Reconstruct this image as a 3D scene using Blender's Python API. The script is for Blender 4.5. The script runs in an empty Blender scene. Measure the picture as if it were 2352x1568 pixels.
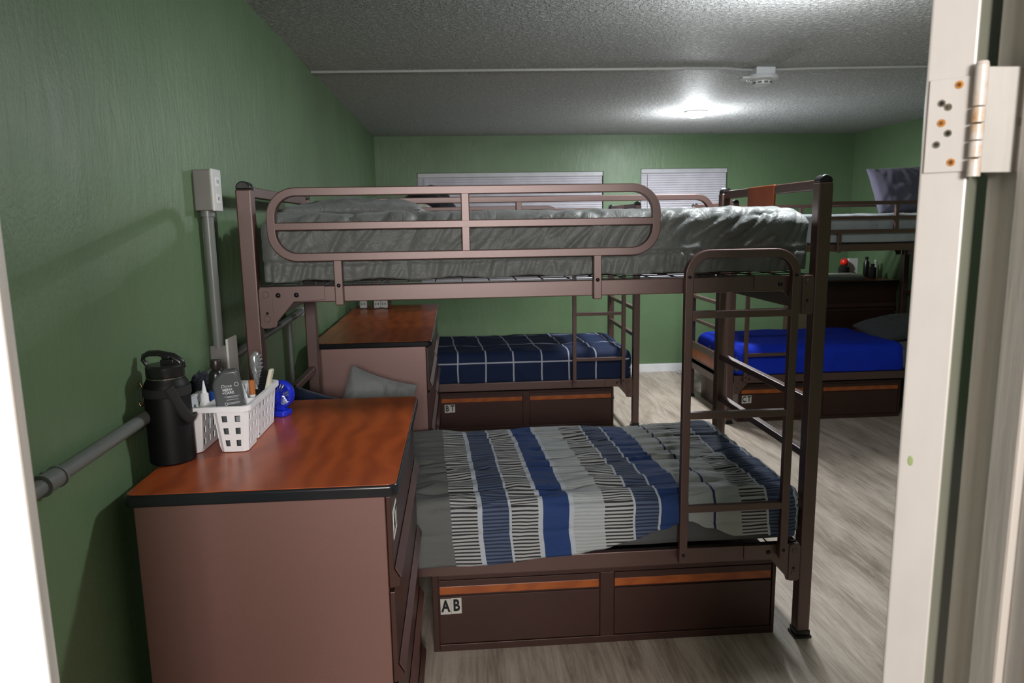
import bpy, bmesh, math, random
from mathutils import Vector, Matrix, noise

random.seed(4)
SC = bpy.context.scene
COL = SC.collection
PI = math.pi

# ------------------------------------------------------------------ camera
CX, CY, CZ, YAW, PITCH, ROLL, FPX = 0.7921, -2.4284, 1.5753, 0.0725, -0.1626, -0.0163, 1646.6
cam = bpy.data.cameras.new('camera')
cam.sensor_width = 36
cam.sensor_fit = 'HORIZONTAL'
cam.lens = FPX / 2352 * 36
cam.clip_start = 0.02
cam.dof.use_dof = True
cam.dof.focus_distance = 1.9
cam.dof.aperture_fstop = 8.0
camo = bpy.data.objects.new('camera', cam)
COL.objects.link(camo)
F = Vector((math.sin(YAW) * math.cos(PITCH), math.cos(YAW) * math.cos(PITCH), math.sin(PITCH)))
R = Vector((math.cos(YAW), -math.sin(YAW), 0))
U = R.cross(F)
cr, sr = math.cos(ROLL), math.sin(ROLL)
R2 = R * cr + U * sr
U2 = -R * sr + U * cr
M = Matrix((R2, U2, -F)).transposed().to_4x4()
M.translation = (CX, CY, CZ)
camo.matrix_world = M
SC.camera = camo

# ------------------------------------------------------------------ world, lights, exposure
SC.view_settings.view_transform = 'Standard'
SC.view_settings.look = 'None'
SC.view_settings.gamma = 1
SC.view_settings.use_curve_mapping = False
SC.view_settings.exposure = 0.12
w = bpy.data.worlds.new('world')
SC.world = w
w.use_nodes = True
w.node_tree.nodes['Background'].inputs[0].default_value = (0.02, 0.025, 0.04, 1)
w.node_tree.nodes['Background'].inputs[1].default_value = 0.3


def point_light(name, loc, power, radius, color=(1, 1, 1)):
    l = bpy.data.lights.new(name, 'POINT')
    l.energy = power
    l.shadow_soft_size = radius
    l.color = color
    o = bpy.data.objects.new(name, l)
    o.location = loc
    COL.objects.link(o)
    return o


LAMP1 = (2.10, 0.15)      # ceiling lamp above the near bunk (out of frame)
LAMP2 = (2.72, 3.4)      # ceiling lamp deep in the room
HALL = (0.95, -3.86, 1.85)     # unseen hallway light; the wide wall diffuser is made up to soften it
P1, P2, PH = 21.0, 50.0, 72.0       # the discs throw most of their light downwards
S1, S2 = 33.0, 21.0                  # and a little sideways through the rim
point_light('lamp_bulb', (LAMP1[0], LAMP1[1], 2.29), S1, 0.07, (0.93, 0.97, 1.0))
point_light('lamp_bulb', (LAMP2[0], LAMP2[1], 2.29), S2, 0.07, (0.93, 0.97, 1.0))
for _p, _e in ((LAMP1, P1), (LAMP2, P2)):
    _l = bpy.data.lights.new('lamp_disc', 'AREA')
    _l.shape = 'DISK'; _l.size = 0.17; _l.energy = _e; _l.color = (0.93, 0.97, 1.0)
    _o = bpy.data.objects.new('lamp_disc', _l)
    _o.location = (_p[0], _p[1], 2.375)
    COL.objects.link(_o)
_l = bpy.data.lights.new('hall_lamp_light', 'AREA')
_l.shape = 'RECTANGLE'; _l.size = 0.5; _l.size_y = 0.34; _l.energy = PH; _l.color = (1.0, 0.96, 0.93)
_o = bpy.data.objects.new('hall_lamp_light', _l)
_o.location = (HALL[0], HALL[1] + 0.045, HALL[2]); _o.rotation_euler = (PI / 2, 0, 0)
COL.objects.link(_o)

# ------------------------------------------------------------------ dimensions
YB, XR, ZC = 4.906, 4.90, 2.44      # back wall, right wall, ceiling
YF = -1.70                          # room side of the door wall
YH = -1.90                          # hall side of it
JL, JR = 0.290, 1.345               # door opening


# ------------------------------------------------------------------ materials
def mat(name, color, rough=0.5, metal=0.0, spec=0.5, **kw):
    m = bpy.data.materials.new(name)
    m.use_nodes = True
    nt = m.node_tree
    b = nt.nodes['Principled BSDF']
    b.inputs['Base Color'].default_value = (*color, 1)
    b.inputs['Roughness'].default_value = rough
    b.inputs['Metallic'].default_value = metal
    b.inputs['Specular IOR Level'].default_value = spec
    for k, v in kw.items():
        b.inputs[k.replace('_', ' ')].default_value = v
    # a touch of procedural variation on every surface
    return m


def N(m, t, **kw):
    n = m.node_tree.nodes.new(t)
    for k, v in kw.items():
        setattr(n, k, v)
    return n


def L(m, a, b):
    m.node_tree.links.new(a, b)


def B(m):
    return m.node_tree.nodes['Principled BSDF']


def coords(m, scale=(1, 1, 1), kind='Object', rot=(0, 0, 0)):
    tc = N(m, 'ShaderNodeTexCoord')
    mp = N(m, 'ShaderNodeMapping')
    mp.inputs['Scale'].default_value = scale
    mp.inputs['Rotation'].default_value = rot
    L(m, tc.outputs[kind], mp.inputs[0])
    return mp.outputs[0]


def noise_tex(m, vec, scale, detail=4, rough=0.5, dist=0.0):
    n = N(m, 'ShaderNodeTexNoise')
    n.inputs['Scale'].default_value = scale
    n.inputs['Detail'].default_value = detail
    n.inputs['Roughness'].default_value = rough
    n.inputs['Distortion'].default_value = dist
    if vec is not None:
        L(m, vec, n.inputs['Vector'])
    return n.outputs['Fac']


def ramp(m, fac, stops, interp='LINEAR'):
    r = N(m, 'ShaderNodeValToRGB')
    r.color_ramp.interpolation = interp
    e = r.color_ramp.elements
    while len(e) > 1:
        e.remove(e[-1])
    e[0].position = stops[0][0]
    e[0].color = (*stops[0][1], 1)
    for p, c in stops[1:]:
        x = e.new(p)
        x.color = (*c, 1)
    if fac is not None:
        L(m, fac, r.inputs[0])
    return r.outputs[0]


def bump(m, h, strength=0.3, dist=0.01, prev=None):
    b = N(m, 'ShaderNodeBump')
    b.inputs['Strength'].default_value = strength
    b.inputs['Distance'].default_value = dist
    L(m, h, b.inputs['Height'])
    if prev is not None:
        L(m, prev, b.inputs['Normal'])
    L(m, b.outputs[0], B(m).inputs['Normal'])
    return b.outputs[0]


def vary(m, c, amount=0.12, scale=6, detail=4):
    f = noise_tex(m, coords(m), scale, detail)
    a = tuple(x * (1 - amount) for x in c)
    b = tuple(min(1, x * (1 + amount)) for x in c)
    L(m, ramp(m, f, [(0.3, a), (0.7, b)]), B(m).inputs['Base Color'])


def simple(name, c, rough=0.5, metal=0.0, spec=0.5, amount=0.08, scale=8, bmp=0, bscale=300, **kw):
    m = mat(name, c, rough, metal, spec, **kw)
    vary(m, c, amount, scale)
    if bmp:
        bump(m, noise_tex(m, coords(m), bscale, 2), bmp, 0.002)
    return m


# green wall paint: semi gloss, trowelled plaster under it
def wall_paint(name, c, streak=(1, 1, 1)):
    m = mat(name, c, 0.42, 0, 0.5)
    v = coords(m)
    f = noise_tex(m, v, 1.3, 5, 0.6)
    L(m, ramp(m, f, [(0.3, tuple(x * 0.88 for x in c)), (0.7, tuple(x * 1.1 for x in c))]), B(m).inputs['Base Color'])
    n1 = bump(m, noise_tex(m, coords(m, (9, 9, 2.2)), 2.2, 6, 0.62, 0.8), 0.16, 0.02)
    bump(m, noise_tex(m, v, 90, 3, 0.6), 0.18, 0.004, n1)
    r = noise_tex(m, v, 5, 3)
    rr = N(m, 'ShaderNodeMapRange')
    rr.inputs['To Min'].default_value = 0.34
    rr.inputs['To Max'].default_value = 0.52
    L(m, r, rr.inputs[0])
    L(m, rr.outputs[0], B(m).inputs['Roughness'])
    return m


M_GREEN = wall_paint('green_wall_paint', (0.128, 0.205, 0.104))
M_HALL = simple('hall_paint', (0.42, 0.39, 0.36), 0.5, bmp=0.1, bscale=120)

M_CEIL = mat('sprayed_ceiling', (0.55, 0.55, 0.54), 0.6, 0, 0.3)
_v = coords(M_CEIL)
_n = noise_tex(M_CEIL, _v, 46, 4, 0.65, 0.6)
_n1 = bump(M_CEIL, ramp(M_CEIL, _n, [(0.42, (0, 0, 0)), (0.62, (1, 1, 1))]), 0.95, 0.012)
bump(M_CEIL, noise_tex(M_CEIL, _v, 200, 2), 0.25, 0.003, _n1)
L(M_CEIL, ramp(M_CEIL, _n, [(0.3, (0.52, 0.52, 0.51)), (0.65, (0.78, 0.78, 0.77))]), B(M_CEIL).inputs['Base Color'])

# vinyl plank floor, boards running away from the door
M_FLOOR = mat('plank_floor', (0.3, 0.26, 0.22), 0.42, 0, 0.4)
_v = coords(M_FLOOR, (1, 1, 1), rot=(0, 0, PI / 2))
_br = N(M_FLOOR, 'ShaderNodeTexBrick')
_br.inputs['Scale'].default_value = 1
_br.inputs['Brick Width'].default_value = 1.22
_br.inputs['Row Height'].default_value = 0.15
_br.inputs['Mortar Size'].default_value = 0.0012
_br.inputs['Mortar Smooth'].default_value = 0.3
_br.inputs['Bias'].default_value = 0
_br.offset = 0.37
_br.inputs['Color1'].default_value = (0.22, 0.22, 0.22, 1)
_br.inputs['Color2'].default_value = (0.8, 0.8, 0.8, 1)
_br.inputs['Mortar'].default_value = (0.0, 0.0, 0.0, 1)
L(M_FLOOR, _v, _br.inputs['Vector'])
_g = noise_tex(M_FLOOR, coords(M_FLOOR, (22, 1.5, 1)), 1.5, 9, 0.78, 1.6)
_g2 = noise_tex(M_FLOOR, coords(M_FLOOR, (5, 0.8, 1)), 1.5, 4, 0.6, 0.8)
_ad = N(M_FLOOR, 'ShaderNodeMath', operation='MULTIPLY_ADD')
L(M_FLOOR, _g, _ad.inputs[0]); _ad.inputs[1].default_value = 0.62; 
_ad2 = N(M_FLOOR, 'ShaderNodeMath', operation='MULTIPLY_ADD')
L(M_FLOOR, _br.outputs['Color'], _ad2.inputs[0]); _ad2.inputs[1].default_value = 0.16
L(M_FLOOR, _g2, _ad2.inputs[2])
_mul = N(M_FLOOR, 'ShaderNodeMath', operation='MULTIPLY'); _mul.inputs[1].default_value = 0.42
L(M_FLOOR, _ad2.outputs[0], _mul.inputs[0])
L(M_FLOOR, _mul.outputs[0], _ad.inputs[2])
L(M_FLOOR, ramp(M_FLOOR, _ad.outputs[0], [(0.36, (0.11, 0.080, 0.060)), (0.50, (0.32, 0.262, 0.210)), (0.66, (0.54, 0.460, 0.385))]), B(M_FLOOR).inputs['Base Color'])
_n1 = bump(M_FLOOR, _g, 0.12, 0.003)
bump(M_FLOOR, _br.outputs['Fac'], -0.4, 0.002, _n1)

M_METAL = simple('brown_powder_coat', (0.058, 0.024, 0.019), 0.40, 0, 0.5, 0.06, 4, 0.12, 900, IOR=2.05, Specular_Tint=(1, 0.80, 0.78, 1))
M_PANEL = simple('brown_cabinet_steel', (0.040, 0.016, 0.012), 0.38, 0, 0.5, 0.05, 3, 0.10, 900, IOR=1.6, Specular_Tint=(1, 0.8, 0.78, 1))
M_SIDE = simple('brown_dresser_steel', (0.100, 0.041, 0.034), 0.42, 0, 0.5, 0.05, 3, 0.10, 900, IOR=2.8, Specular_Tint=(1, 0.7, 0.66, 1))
M_BLACK = simple('black_plastic', (0.012, 0.012, 0.013), 0.28, 0, 0.5)
M_EDGE = simple('black_edge_band', (0.012, 0.013, 0.016), 0.22, 0, 0.5)
M_BOLT = simple('black_bolt', (0.02, 0.02, 0.022), 0.25, 0.6)
M_PIPE = simple('painted_conduit', (0.16, 0.17, 0.16), 0.35, 0, 0.5)
M_GREYBOX = simple('grey_box_plastic', (0.19, 0.18, 0.17), 0.4)
M_PLATE = simple('white_cover_plate', (0.62, 0.62, 0.60), 0.4)
M_WHITE = simple('white_plastic', (0.78, 0.78, 0.80), 0.35)
M_TRIM = simple('white_baseboard_paint', (0.78, 0.79, 0.80), 0.4)
M_CARD = simple('white_tag_card', (0.62, 0.60, 0.55), 0.5)
M_INK = mat('black_ink', (0.008, 0.008, 0.008), 0.6)
M_DARKHOLE = mat('dark_slot', (0.005, 0.005, 0.005), 0.9)
M_CHROME = simple('chrome', (0.7, 0.68, 0.6), 0.15, 1.0)


def wood(name, c1, c2, sc=(1, 1, 1), rough=0.28):
    m = mat(name, c1, rough, 0, 0.5)
    v = coords(m, sc)
    f = noise_tex(m, v, 2.4, 3, 0.5, 2.2)
    wv = N(m, 'ShaderNodeTexWave')
    wv.wave_type = 'BANDS'
    wv.inputs['Scale'].default_value = 2.6
    wv.inputs['Distortion'].default_value = 9
    wv.inputs['Detail'].default_value = 3
    wv.inputs['Detail Scale'].default_value = 1.2
    L(m, v, wv.inputs[0])
    a = N(m, 'ShaderNodeMath', operation='MULTIPLY_ADD')
    L(m, wv.outputs['Fac'], a.inputs[0]); a.inputs[1].default_value = 0.45
    b = N(m, 'ShaderNodeMath', operation='MULTIPLY'); b.inputs[1].default_value = 0.6
    L(m, f, b.inputs[0]); L(m, b.outputs[0], a.inputs[2])
    fine = noise_tex(m, coords(m, (sc[0] * 60, sc[1] * 4, sc[2] * 60)), 2, 3)
    c = N(m, 'ShaderNodeMath', operation='MULTIPLY_ADD')
    L(m, fine, c.inputs[0]); c.inputs[1].default_value = 0.2; L(m, a.outputs[0], c.inputs[2])
    L(m, ramp(m, c.outputs[0], [(0.25, c2), (0.8, c1)]), B(m).inputs['Base Color'])
    return m


M_TOP = wood('cherry_laminate', (0.36, 0.074, 0.019), (0.245, 0.046, 0.013), (1.6, 1.0, 1.0))
M_STRIP = wood('cherry_strip', (0.40, 0.10, 0.02), (0.28, 0.062, 0.013), (1, 6, 6), 0.35)


def fabric(name, c, amount=0.1, rough=0.85, bscale=14, bstr=0.35, bd=0.01, sheen=0.15):
    m = mat(name, c, rough, 0, 0.25)
    B(m).inputs['Sheen Weight'].default_value = sheen
    v = coords(m)
    f = noise_tex(m, v, 5, 4)
    L(m, ramp(m, f, [(0.3, tuple(x * (1 - amount) for x in c)), (0.7, tuple(x * (1 + amount) for x in c))]), B(m).inputs['Base Color'])
    n1 = bump(m, noise_tex(m, v, bscale, 4, 0.6, 1.0), bstr, bd)
    bump(m, noise_tex(m, v, 700, 2), 0.15, 0.001, n1)
    return m


M_COMF = fabric('grey_satin_comforter', (0.125, 0.133, 0.128), 0.06, 0.45, 22, 0.5, 0.012, 0.1)
M_SHEET = fabric('grey_sheet', (0.10, 0.105, 0.11), 0.05, 0.8, 9, 0.3)
M_PILLOW = fabric('grey_pillowcase', (0.24, 0.25, 0.25), 0.05, 0.8, 12, 0.5)
M_NAVYP = fabric('navy_pillowcase', (0.02, 0.03, 0.075), 0.05)
M_PALE = fabric('pale_grey_bedding', (0.30, 0.33, 0.34), 0.08, 0.85, 14, 0.5)
M_BLUE = fabric('royal_blue_blanket', (0.006, 0.030, 0.48), 0.06, 0.9, 9, 0.4, 0.01, 0.0)
M_PURP = fabric('purple_grey_pillowcase', (0.12, 0.11, 0.16), 0.06, 0.8, 10, 0.5)
M_DKGREY = fabric('dark_grey_pillowcase', (0.075, 0.08, 0.085), 0.06)
M_BLACKCL = fabric('black_cloth', (0.012, 0.012, 0.018), 0.1, 0.9, 20, 0.8, 0.02)
M_CREAM = fabric('cream_pillowcase', (0.42, 0.39, 0.33), 0.06)
M_RAG = fabric('white_cloth', (0.6, 0.6, 0.6), 0.05)


# --- quilt with bands across it, UV in metres (u along the bed, v down the drape)
def quilt_stripes():
    m = mat('striped_quilt', (0.5, 0.5, 0.5), 0.8, 0, 0.25)
    tc = N(m, 'ShaderNodeUVMap')
    sp = N(m, 'ShaderNodeSeparateXYZ')
    L(m, tc.outputs[0], sp.inputs[0])
    # wobble u slightly
    GREY, WH, NAVY, SLATE = (0.135, 0.14, 0.135), (0.46, 0.50, 0.56), (0.022, 0.052, 0.17), (0.085, 0.115, 0.19)
    PALE, BWH, BBL, LINE, BG = (0.36, 0.38, 0.375), (0.43, 0.44, 0.44), (0.035, 0.035, 0.04), (0.02, 0.03, 0.10), (0.43, 0.46, 0.49)
    SLD = (0.030, 0.038, 0.075)
    bands = [(0.0, GREY, GREY), (0.731, BWH, BBL), (0.833, WH, WH), (0.843, SLATE, SLD), (0.938, WH, WH), (0.948, BWH, BBL),
             (1.044, WH, WH), (1.063, NAVY, NAVY), (1.158, WH, WH), (1.175, BG, PALE), (1.285, BWH, BBL), (1.388, WH, WH),
             (1.397, SLATE, SLD), (1.484, WH, WH), (1.494, NAVY, NAVY), (1.593, PALE, PALE), (1.687, LINE, LINE),
             (1.697, PALE, PALE), (1.79, BWH, BBL), (1.884, WH, WH), (1.898, SLATE, SLD), (2.01, WH, WH), (2.03, BWH, BBL)]
    d = N(m, 'ShaderNodeMath', operation='DIVIDE')
    L(m, sp.outputs[0], d.inputs[0]); d.inputs[1].default_value = 2.2
    ra = ramp(m, d.outputs[0], [(p / 2.2, c) for p, c, _ in bands], 'CONSTANT')
    rb = ramp(m, d.outputs[0], [(p / 2.2, c) for p, _, c in bands], 'CONSTANT')
    # thin pin stripes every 13.5 mm along v
    f = N(m, 'ShaderNodeMath', operation='DIVIDE')
    L(m, sp.outputs[1], f.inputs[0]); f.inputs[1].default_value = 0.0135
    g = N(m, 'ShaderNodeMath', operation='FRACT'); L(m, f.outputs[0], g.inputs[0])
    gt = N(m, 'ShaderNodeMath', operation='GREATER_THAN'); gt.inputs[1].default_value = 0.56
    L(m, g.outputs[0], gt.inputs[0])
    mix = N(m, 'ShaderNodeMix', data_type='RGBA')
    L(m, gt.outputs[0], mix.inputs['Factor']); L(m, ra, mix.inputs['A']); L(m, rb, mix.inputs['B'])
    L(m, mix.outputs['Result'], B(m).inputs['Base Color'])
    n1 = bump(m, noise_tex(m, coords(m, (0.6, 1.6, 1.2)), 26, 4, 0.6, 1.0), 0.45, 0.010)
    bump(m, noise_tex(m, coords(m), 700, 2), 0.15, 0.001, n1)
    return m


def quilt_grid():
    m = mat('navy_windowpane_quilt', (0.01, 0.02, 0.06), 0.8, 0, 0.25)
    tc = N(m, 'ShaderNodeUVMap')
    sp = N(m, 'ShaderNodeSeparateXYZ')
    L(m, tc.outputs[0], sp.inputs[0])
    outs = []
    for i, (off, per) in enumerate(((0.085, 0.212), (0.29, 0.45))):
        a = N(m, 'ShaderNodeMath', operation='ADD'); a.inputs[1].default_value = off
        L(m, sp.outputs[i], a.inputs[0])
        f = N(m, 'ShaderNodeMath', operation='DIVIDE'); f.inputs[1].default_value = per
        L(m, a.outputs[0], f.inputs[0])
        g = N(m, 'ShaderNodeMath', operation='FRACT'); L(m, f.outputs[0], g.inputs[0])
        gt = N(m, 'ShaderNodeMath', operation='LESS_THAN'); gt.inputs[1].default_value = 0.010 / per
        L(m, g.outputs[0], gt.inputs[0])
        outs.append(gt.outputs[0])
    mx = N(m, 'ShaderNodeMath', operation='MAXIMUM')
    L(m, outs[0], mx.inputs[0]); L(m, outs[1], mx.inputs[1])
    mix = N(m, 'ShaderNodeMix', data_type='RGBA')
    L(m, mx.outputs[0], mix.inputs['Factor'])
    mix.inputs['A'].default_value = (0.007, 0.016, 0.052, 1)
    mix.inputs['B'].default_value = (0.42, 0.43, 0.50, 1)
    L(m, mix.outputs['Result'], B(m).inputs['Base Color'])
    n1 = bump(m, noise_tex(m, coords(m), 18, 4, 0.6, 1.0), 0.45, 0.010)
    return m


M_QUILT = quilt_stripes()
M_WINDOWPANE = quilt_grid()


# ------------------------------------------------------------------ mesh builder
class MB:
    def __init__(s):
        s.bm = bmesh.new()
        s.uv = None

    def face(s, vs, mi=0):
        try:
            f = s.bm.faces.new(vs)
            f.material_index = mi
            return f
        except ValueError:
            return None

    def box(s, x0, x1, y0, y1, z0, z1, mi=0):
        v = [s.bm.verts.new((x, y, z)) for z in (z0, z1) for y in (y0, y1) for x in (x0, x1)]
        for q in ((0, 2, 3, 1), (4, 5, 7, 6), (0, 1, 5, 4), (2, 6, 7, 3), (0, 4, 6, 2), (1, 3, 7, 5)):
            s.face([v[i] for i in q], mi)
        return s

    def cyl(s, a, b, r, r2=None, n=16, mi=0, cap=True):
        a, b = Vector(a), Vector(b)
        r2 = r if r2 is None else r2
        d = (b - a).normalized()
        u = d.orthogonal().normalized()
        w_ = d.cross(u)
        ra = [s.bm.verts.new(a + (u * math.cos(2 * PI * i / n) + w_ * math.sin(2 * PI * i / n)) * r) for i in range(n)]
        rb = [s.bm.verts.new(b + (u * math.cos(2 * PI * i / n) + w_ * math.sin(2 * PI * i / n)) * r2) for i in range(n)]
        for i in range(n):
            j = (i + 1) % n
            s.face([ra[i], ra[j], rb[j], rb[i]], mi)
        if cap:
            s.face(ra[::-1], mi)
            s.face(rb, mi)
        return s

    def tube(s, pts, r, n=12, mi=0, flat=1.0):
        pts = [Vector(p) for p in pts]
        prev = None
        u = None
        for i, p in enumerate(pts):
            d = (pts[min(i + 1, len(pts) - 1)] - pts[max(i - 1, 0)]).normalized()
            if u is None:
                u = d.orthogonal().normalized()
            else:
                u = (u - d * u.dot(d)).normalized()
            w_ = d.cross(u)
            rr = r[i] if isinstance(r, (list, tuple)) else r
            ring = [s.bm.verts.new(p + (u * math.cos(2 * PI * k / n) * flat + w_ * math.sin(2 * PI * k / n)) * rr) for k in range(n)]
            if prev:
                for k in range(n):
                    j = (k + 1) % n
                    s.face([prev[k], prev[j], ring[j], ring[k]], mi)
            else:
                s.face(ring[::-1], mi)
            prev = ring
        s.face(prev, mi)
        return s

    def lathe(s, prof, c=(0, 0, 0), n=32, mi=0, sx=1, sy=1):
        prev = None
        for r, z in prof:
            if r < 1e-5:
                ring = [s.bm.verts.new((c[0], c[1], c[2] + z))]
            else:
                ring = [s.bm.verts.new((c[0] + r * sx * math.cos(2 * PI * i / n), c[1] + r * sy * math.sin(2 * PI * i / n), c[2] + z)) for i in range(n)]
            if prev:
                for i in range(n):
                    j = (i + 1) % n
                    if len(prev) == 1 and len(ring) == 1:
                        break
                    if len(prev) == 1:
                        s.face([prev[0], ring[j], ring[i]][::-1], mi)
                    elif len(ring) == 1:
                        s.face([prev[i], prev[j], ring[0]], mi)
                    else:
                        s.face([prev[i], prev[j], ring[j], ring[i]], mi)
            elif len(ring) > 1:
                s.face(ring[::-1], mi)
            prev = ring
        if len(prev) > 1:
            s.face(prev, mi)
        return s

    def sweep(s, pts, wd, dp, y, closed=True, mi=0):
        """rectangular bar along a path of (x, z) points at depth y..y+dp"""
        n = len(pts)
        rings = []
        for i in range(n):
            p = Vector(pts[i])
            if closed or 0 < i < n - 1:
                a = Vector(pts[(i - 1) % n]); b = Vector(pts[(i + 1) % n])
                d1 = (p - a).normalized(); d2 = (b - p).normalized()
                t = (d1 + d2).normalized()
                k = 1 / max(0.4, t.dot(d1))
            else:
                t = (Vector(pts[1]) - p).normalized() if i == 0 else (p - Vector(pts[-2])).normalized()
                k = 1
            nn = Vector((-t.y, t.x)) * (wd / 2 * k)
            rings.append([s.bm.verts.new((p.x + nn.x * sg, yy, p.y + nn.y * sg)) for sg, yy in ((1, y), (-1, y), (-1, y + dp), (1, y + dp))])
        for i in range(n if closed else n - 1):
            a, b = rings[i], rings[(i + 1) % n]
            for k in range(4):
                j = (k + 1) % 4
                s.face([a[k], a[j], b[j], b[k]], mi)
        if not closed:
            s.face(rings[0], mi); s.face(rings[-1][::-1], mi)
        return s

    def prism(s, poly, y0, y1, mi=0, axis='y'):
        """extrude an (x, z) outline from y0 to y1 (axis y); axis x: outline is (y, z)"""
        def P(a, b, c):
            return (a, c, b) if axis == 'y' else ((c, a, b) if axis == 'x' else (a, b, c))
        A = [s.bm.verts.new(P(a, b, y0)) for a, b in poly]
        Bv = [s.bm.verts.new(P(a, b, y1)) for a, b in poly]
        n = len(poly)
        for i in range(n):
            j = (i + 1) % n
            s.face([A[i], A[j], Bv[j], Bv[i]], mi)
        s.face(A[::-1], mi); s.face(Bv, mi)
        return s

    def text(s, body, size, origin, xdir, ydir, mi=0, offset=0.0, sx=1.0, lift=0.0006, shear=0):
        cu = bpy.data.curves.new('t', 'FONT')
        cu.body = body; cu.size = size; cu.offset = offset; cu.shear = shear
        cu.align_x = 'CENTER'; cu.align_y = 'CENTER'
        cu.resolution_u = 3
        ob = bpy.data.objects.new('t', cu)
        COL.objects.link(ob)
        bpy.context.view_layer.update()
        me = bpy.data.meshes.new_from_object(ob.evaluated_get(bpy.context.evaluated_depsgraph_get()))
        xd, yd, o = Vector(xdir).normalized(), Vector(ydir).normalized(), Vector(origin)
        nn = xd.cross(yd)
        vs = [s.bm.verts.new(o + xd * v.co.x * sx + yd * v.co.y + nn * lift) for v in me.vertices]
        for p in me.polygons:
            s.face([vs[i] for i in p.vertices], mi)
        bpy.data.objects.remove(ob); bpy.data.curves.remove(cu); bpy.data.meshes.remove(me)
        return s

    def xform(s, Mx):
        bmesh.ops.transform(s.bm, matrix=Mx, verts=s.bm.verts)
        return s

    def build(s, name, mats, parent=None, bevel=0, smooth=False, mirror=None, seg=2, loc=None, solid=0):
        if mirror is not None:
            for v in s.bm.verts:
                v.co.x = mirror - v.co.x
        bmesh.ops.recalc_face_normals(s.bm, faces=s.bm.faces)
        me = bpy.data.meshes.new(name)
        s.bm.to_mesh(me)
        s.bm.free()
        o = bpy.data.objects.new(name, me)
        COL.objects.link(o)
        for m in (mats if isinstance(mats, (list, tuple)) else [mats]):
            me.materials.append(m)
        if smooth:
            for p in me.polygons:
                p.use_smooth = True
            if smooth == 'auto':
                me.set_sharp_from_angle(angle=math.radians(35))
        if solid:
            md = o.modifiers.new('solidify', 'SOLIDIFY'); md.thickness = solid; md.offset = -1
        if bevel:
            md = o.modifiers.new('bevel', 'BEVEL'); md.width = bevel; md.segments = seg
            md.limit_method = 'ANGLE'; md.angle_limit = math.radians(40)
        if parent is not None:
            o.parent = parent
        if loc is not None:
            o.location = loc
        return o


def rrect(x0, x1, z0, z1, r, n=8, corners=(1, 1, 1, 1)):
    """rounded rectangle outline; corners: bl, br, tr, tl"""
    pts = []
    for (cx, cz, a0), c in zip(((x0 + r, z0 + r, PI), (x1 - r, z0 + r, 1.5 * PI), (x1 - r, z1 - r, 0), (x0 + r, z1 - r, 0.5 * PI)), corners):
        if c:
            pts += [(cx + r * math.cos(a0 + k * PI / 2 / n), cz + r * math.sin(a0 + k * PI / 2 / n)) for k in range(n + 1)]
        else:
            q = {0: (x0, z0), 1: (x1, z0), 2: (x1, z1), 3: (x0, z1)}[[PI, 1.5 * PI, 0, 0.5 * PI].index(a0)]
            pts.append(q)
    return pts


def empty(name, label, cat, loc=(0, 0, 0), rz=0, group=None):
    o = bpy.data.objects.new(name, None)
    o.empty_display_size = 0.1
    COL.objects.link(o)
    o.location = loc
    o.rotation_euler = (0, 0, rz)
    o['label'] = label
    o['category'] = cat
    if group:
        o['group'] = group
    return o


def tag(o, label, cat, group=None, kind=None):
    o['label'] = label
    o['category'] = cat
    if group:
        o['group'] = group
    if kind:
        o['kind'] = kind
    return o


def struct(o, label=None):
    o['kind'] = 'structure'
    if label:
        o['label'] = label
    return o


def copy_tree(o, parent=None):
    c = o.copy()
    COL.objects.link(c)
    c.parent = parent
    for ch in [x for x in bpy.data.objects if x.parent == o]:
        copy_tree(ch, c)
    return c


# ------------------------------------------------------------------ room shell
T = 0.12
m = MB(); m.box(-0.3, XR + T, YH, YB + T, -0.1, 0); m.box(-1.0, 2.6, -3.9, YH, -0.1, 0)
struct(m.build('floor', M_FLOOR), 'grey brown wood-look plank floor')
m = MB(); m.box(-T, XR + T, YF, YB + T, ZC, ZC + 0.1)
struct(m.build('ceiling', M_CEIL), 'grey sprayed-texture ceiling')
m = MB(); m.box(-T, 0, YF, YB, 0, ZC)
struct(m.build('wall_left', M_GREEN), 'green painted plaster wall on the left')
m = MB(); m.box(XR, XR + T, YF, YB, 0, ZC)
struct(m.build('wall_right', M_GREEN), 'green painted wall at the right end')
W1 = (0.405, 2.279, 0.93, 2.085)
W2 = (2.663, 3.568, 0.93, 2.105)
m = MB()
zt = 2.105
m.box(-T, XR + T, YB, YB + T, 0, 0.93)
m.box(-T, XR + T, YB, YB + T, zt, ZC)
m.box(-T, W1[0], YB, YB + T, 0.93, zt); m.box(W1[1], W2[0], YB, YB + T, 0.93, zt); m.box(W2[1], XR + T, YB, YB + T, 0.93, zt)
m.box(W1[0], W1[1], YB, YB + T, W1[3], zt)
struct(m.build('wall_back', M_GREEN), 'green back wall with the two windows')
DH = 2.05
m = MB()
m.box(-T, JL - 0.02, YH, YF, 0, ZC); m.box(JR + 0.02, XR + T, YH, YF, 0, ZC)
m.box(JL - 0.02, JR + 0.02, YH, YF, DH + 0.02, ZC)
struct(m.build('wall_front', M_GREEN), 'wall holding the doorway')
m = MB(); m.box(1.6, XR, YB - 0.014, YB, 0, 0.088); m.box(0, 1.6, YB - 0.014, YB, 0, 0.088)
struct(m.build('baseboard_back', M_TRIM, bevel=0.003), 'white baseboard along the back wall')
m = MB(); m.box(XR - 0.014, XR, 0, YB - 0.014, 0, 0.088)
struct(m.build('baseboard_right', M_TRIM, bevel=0.003))
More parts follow.
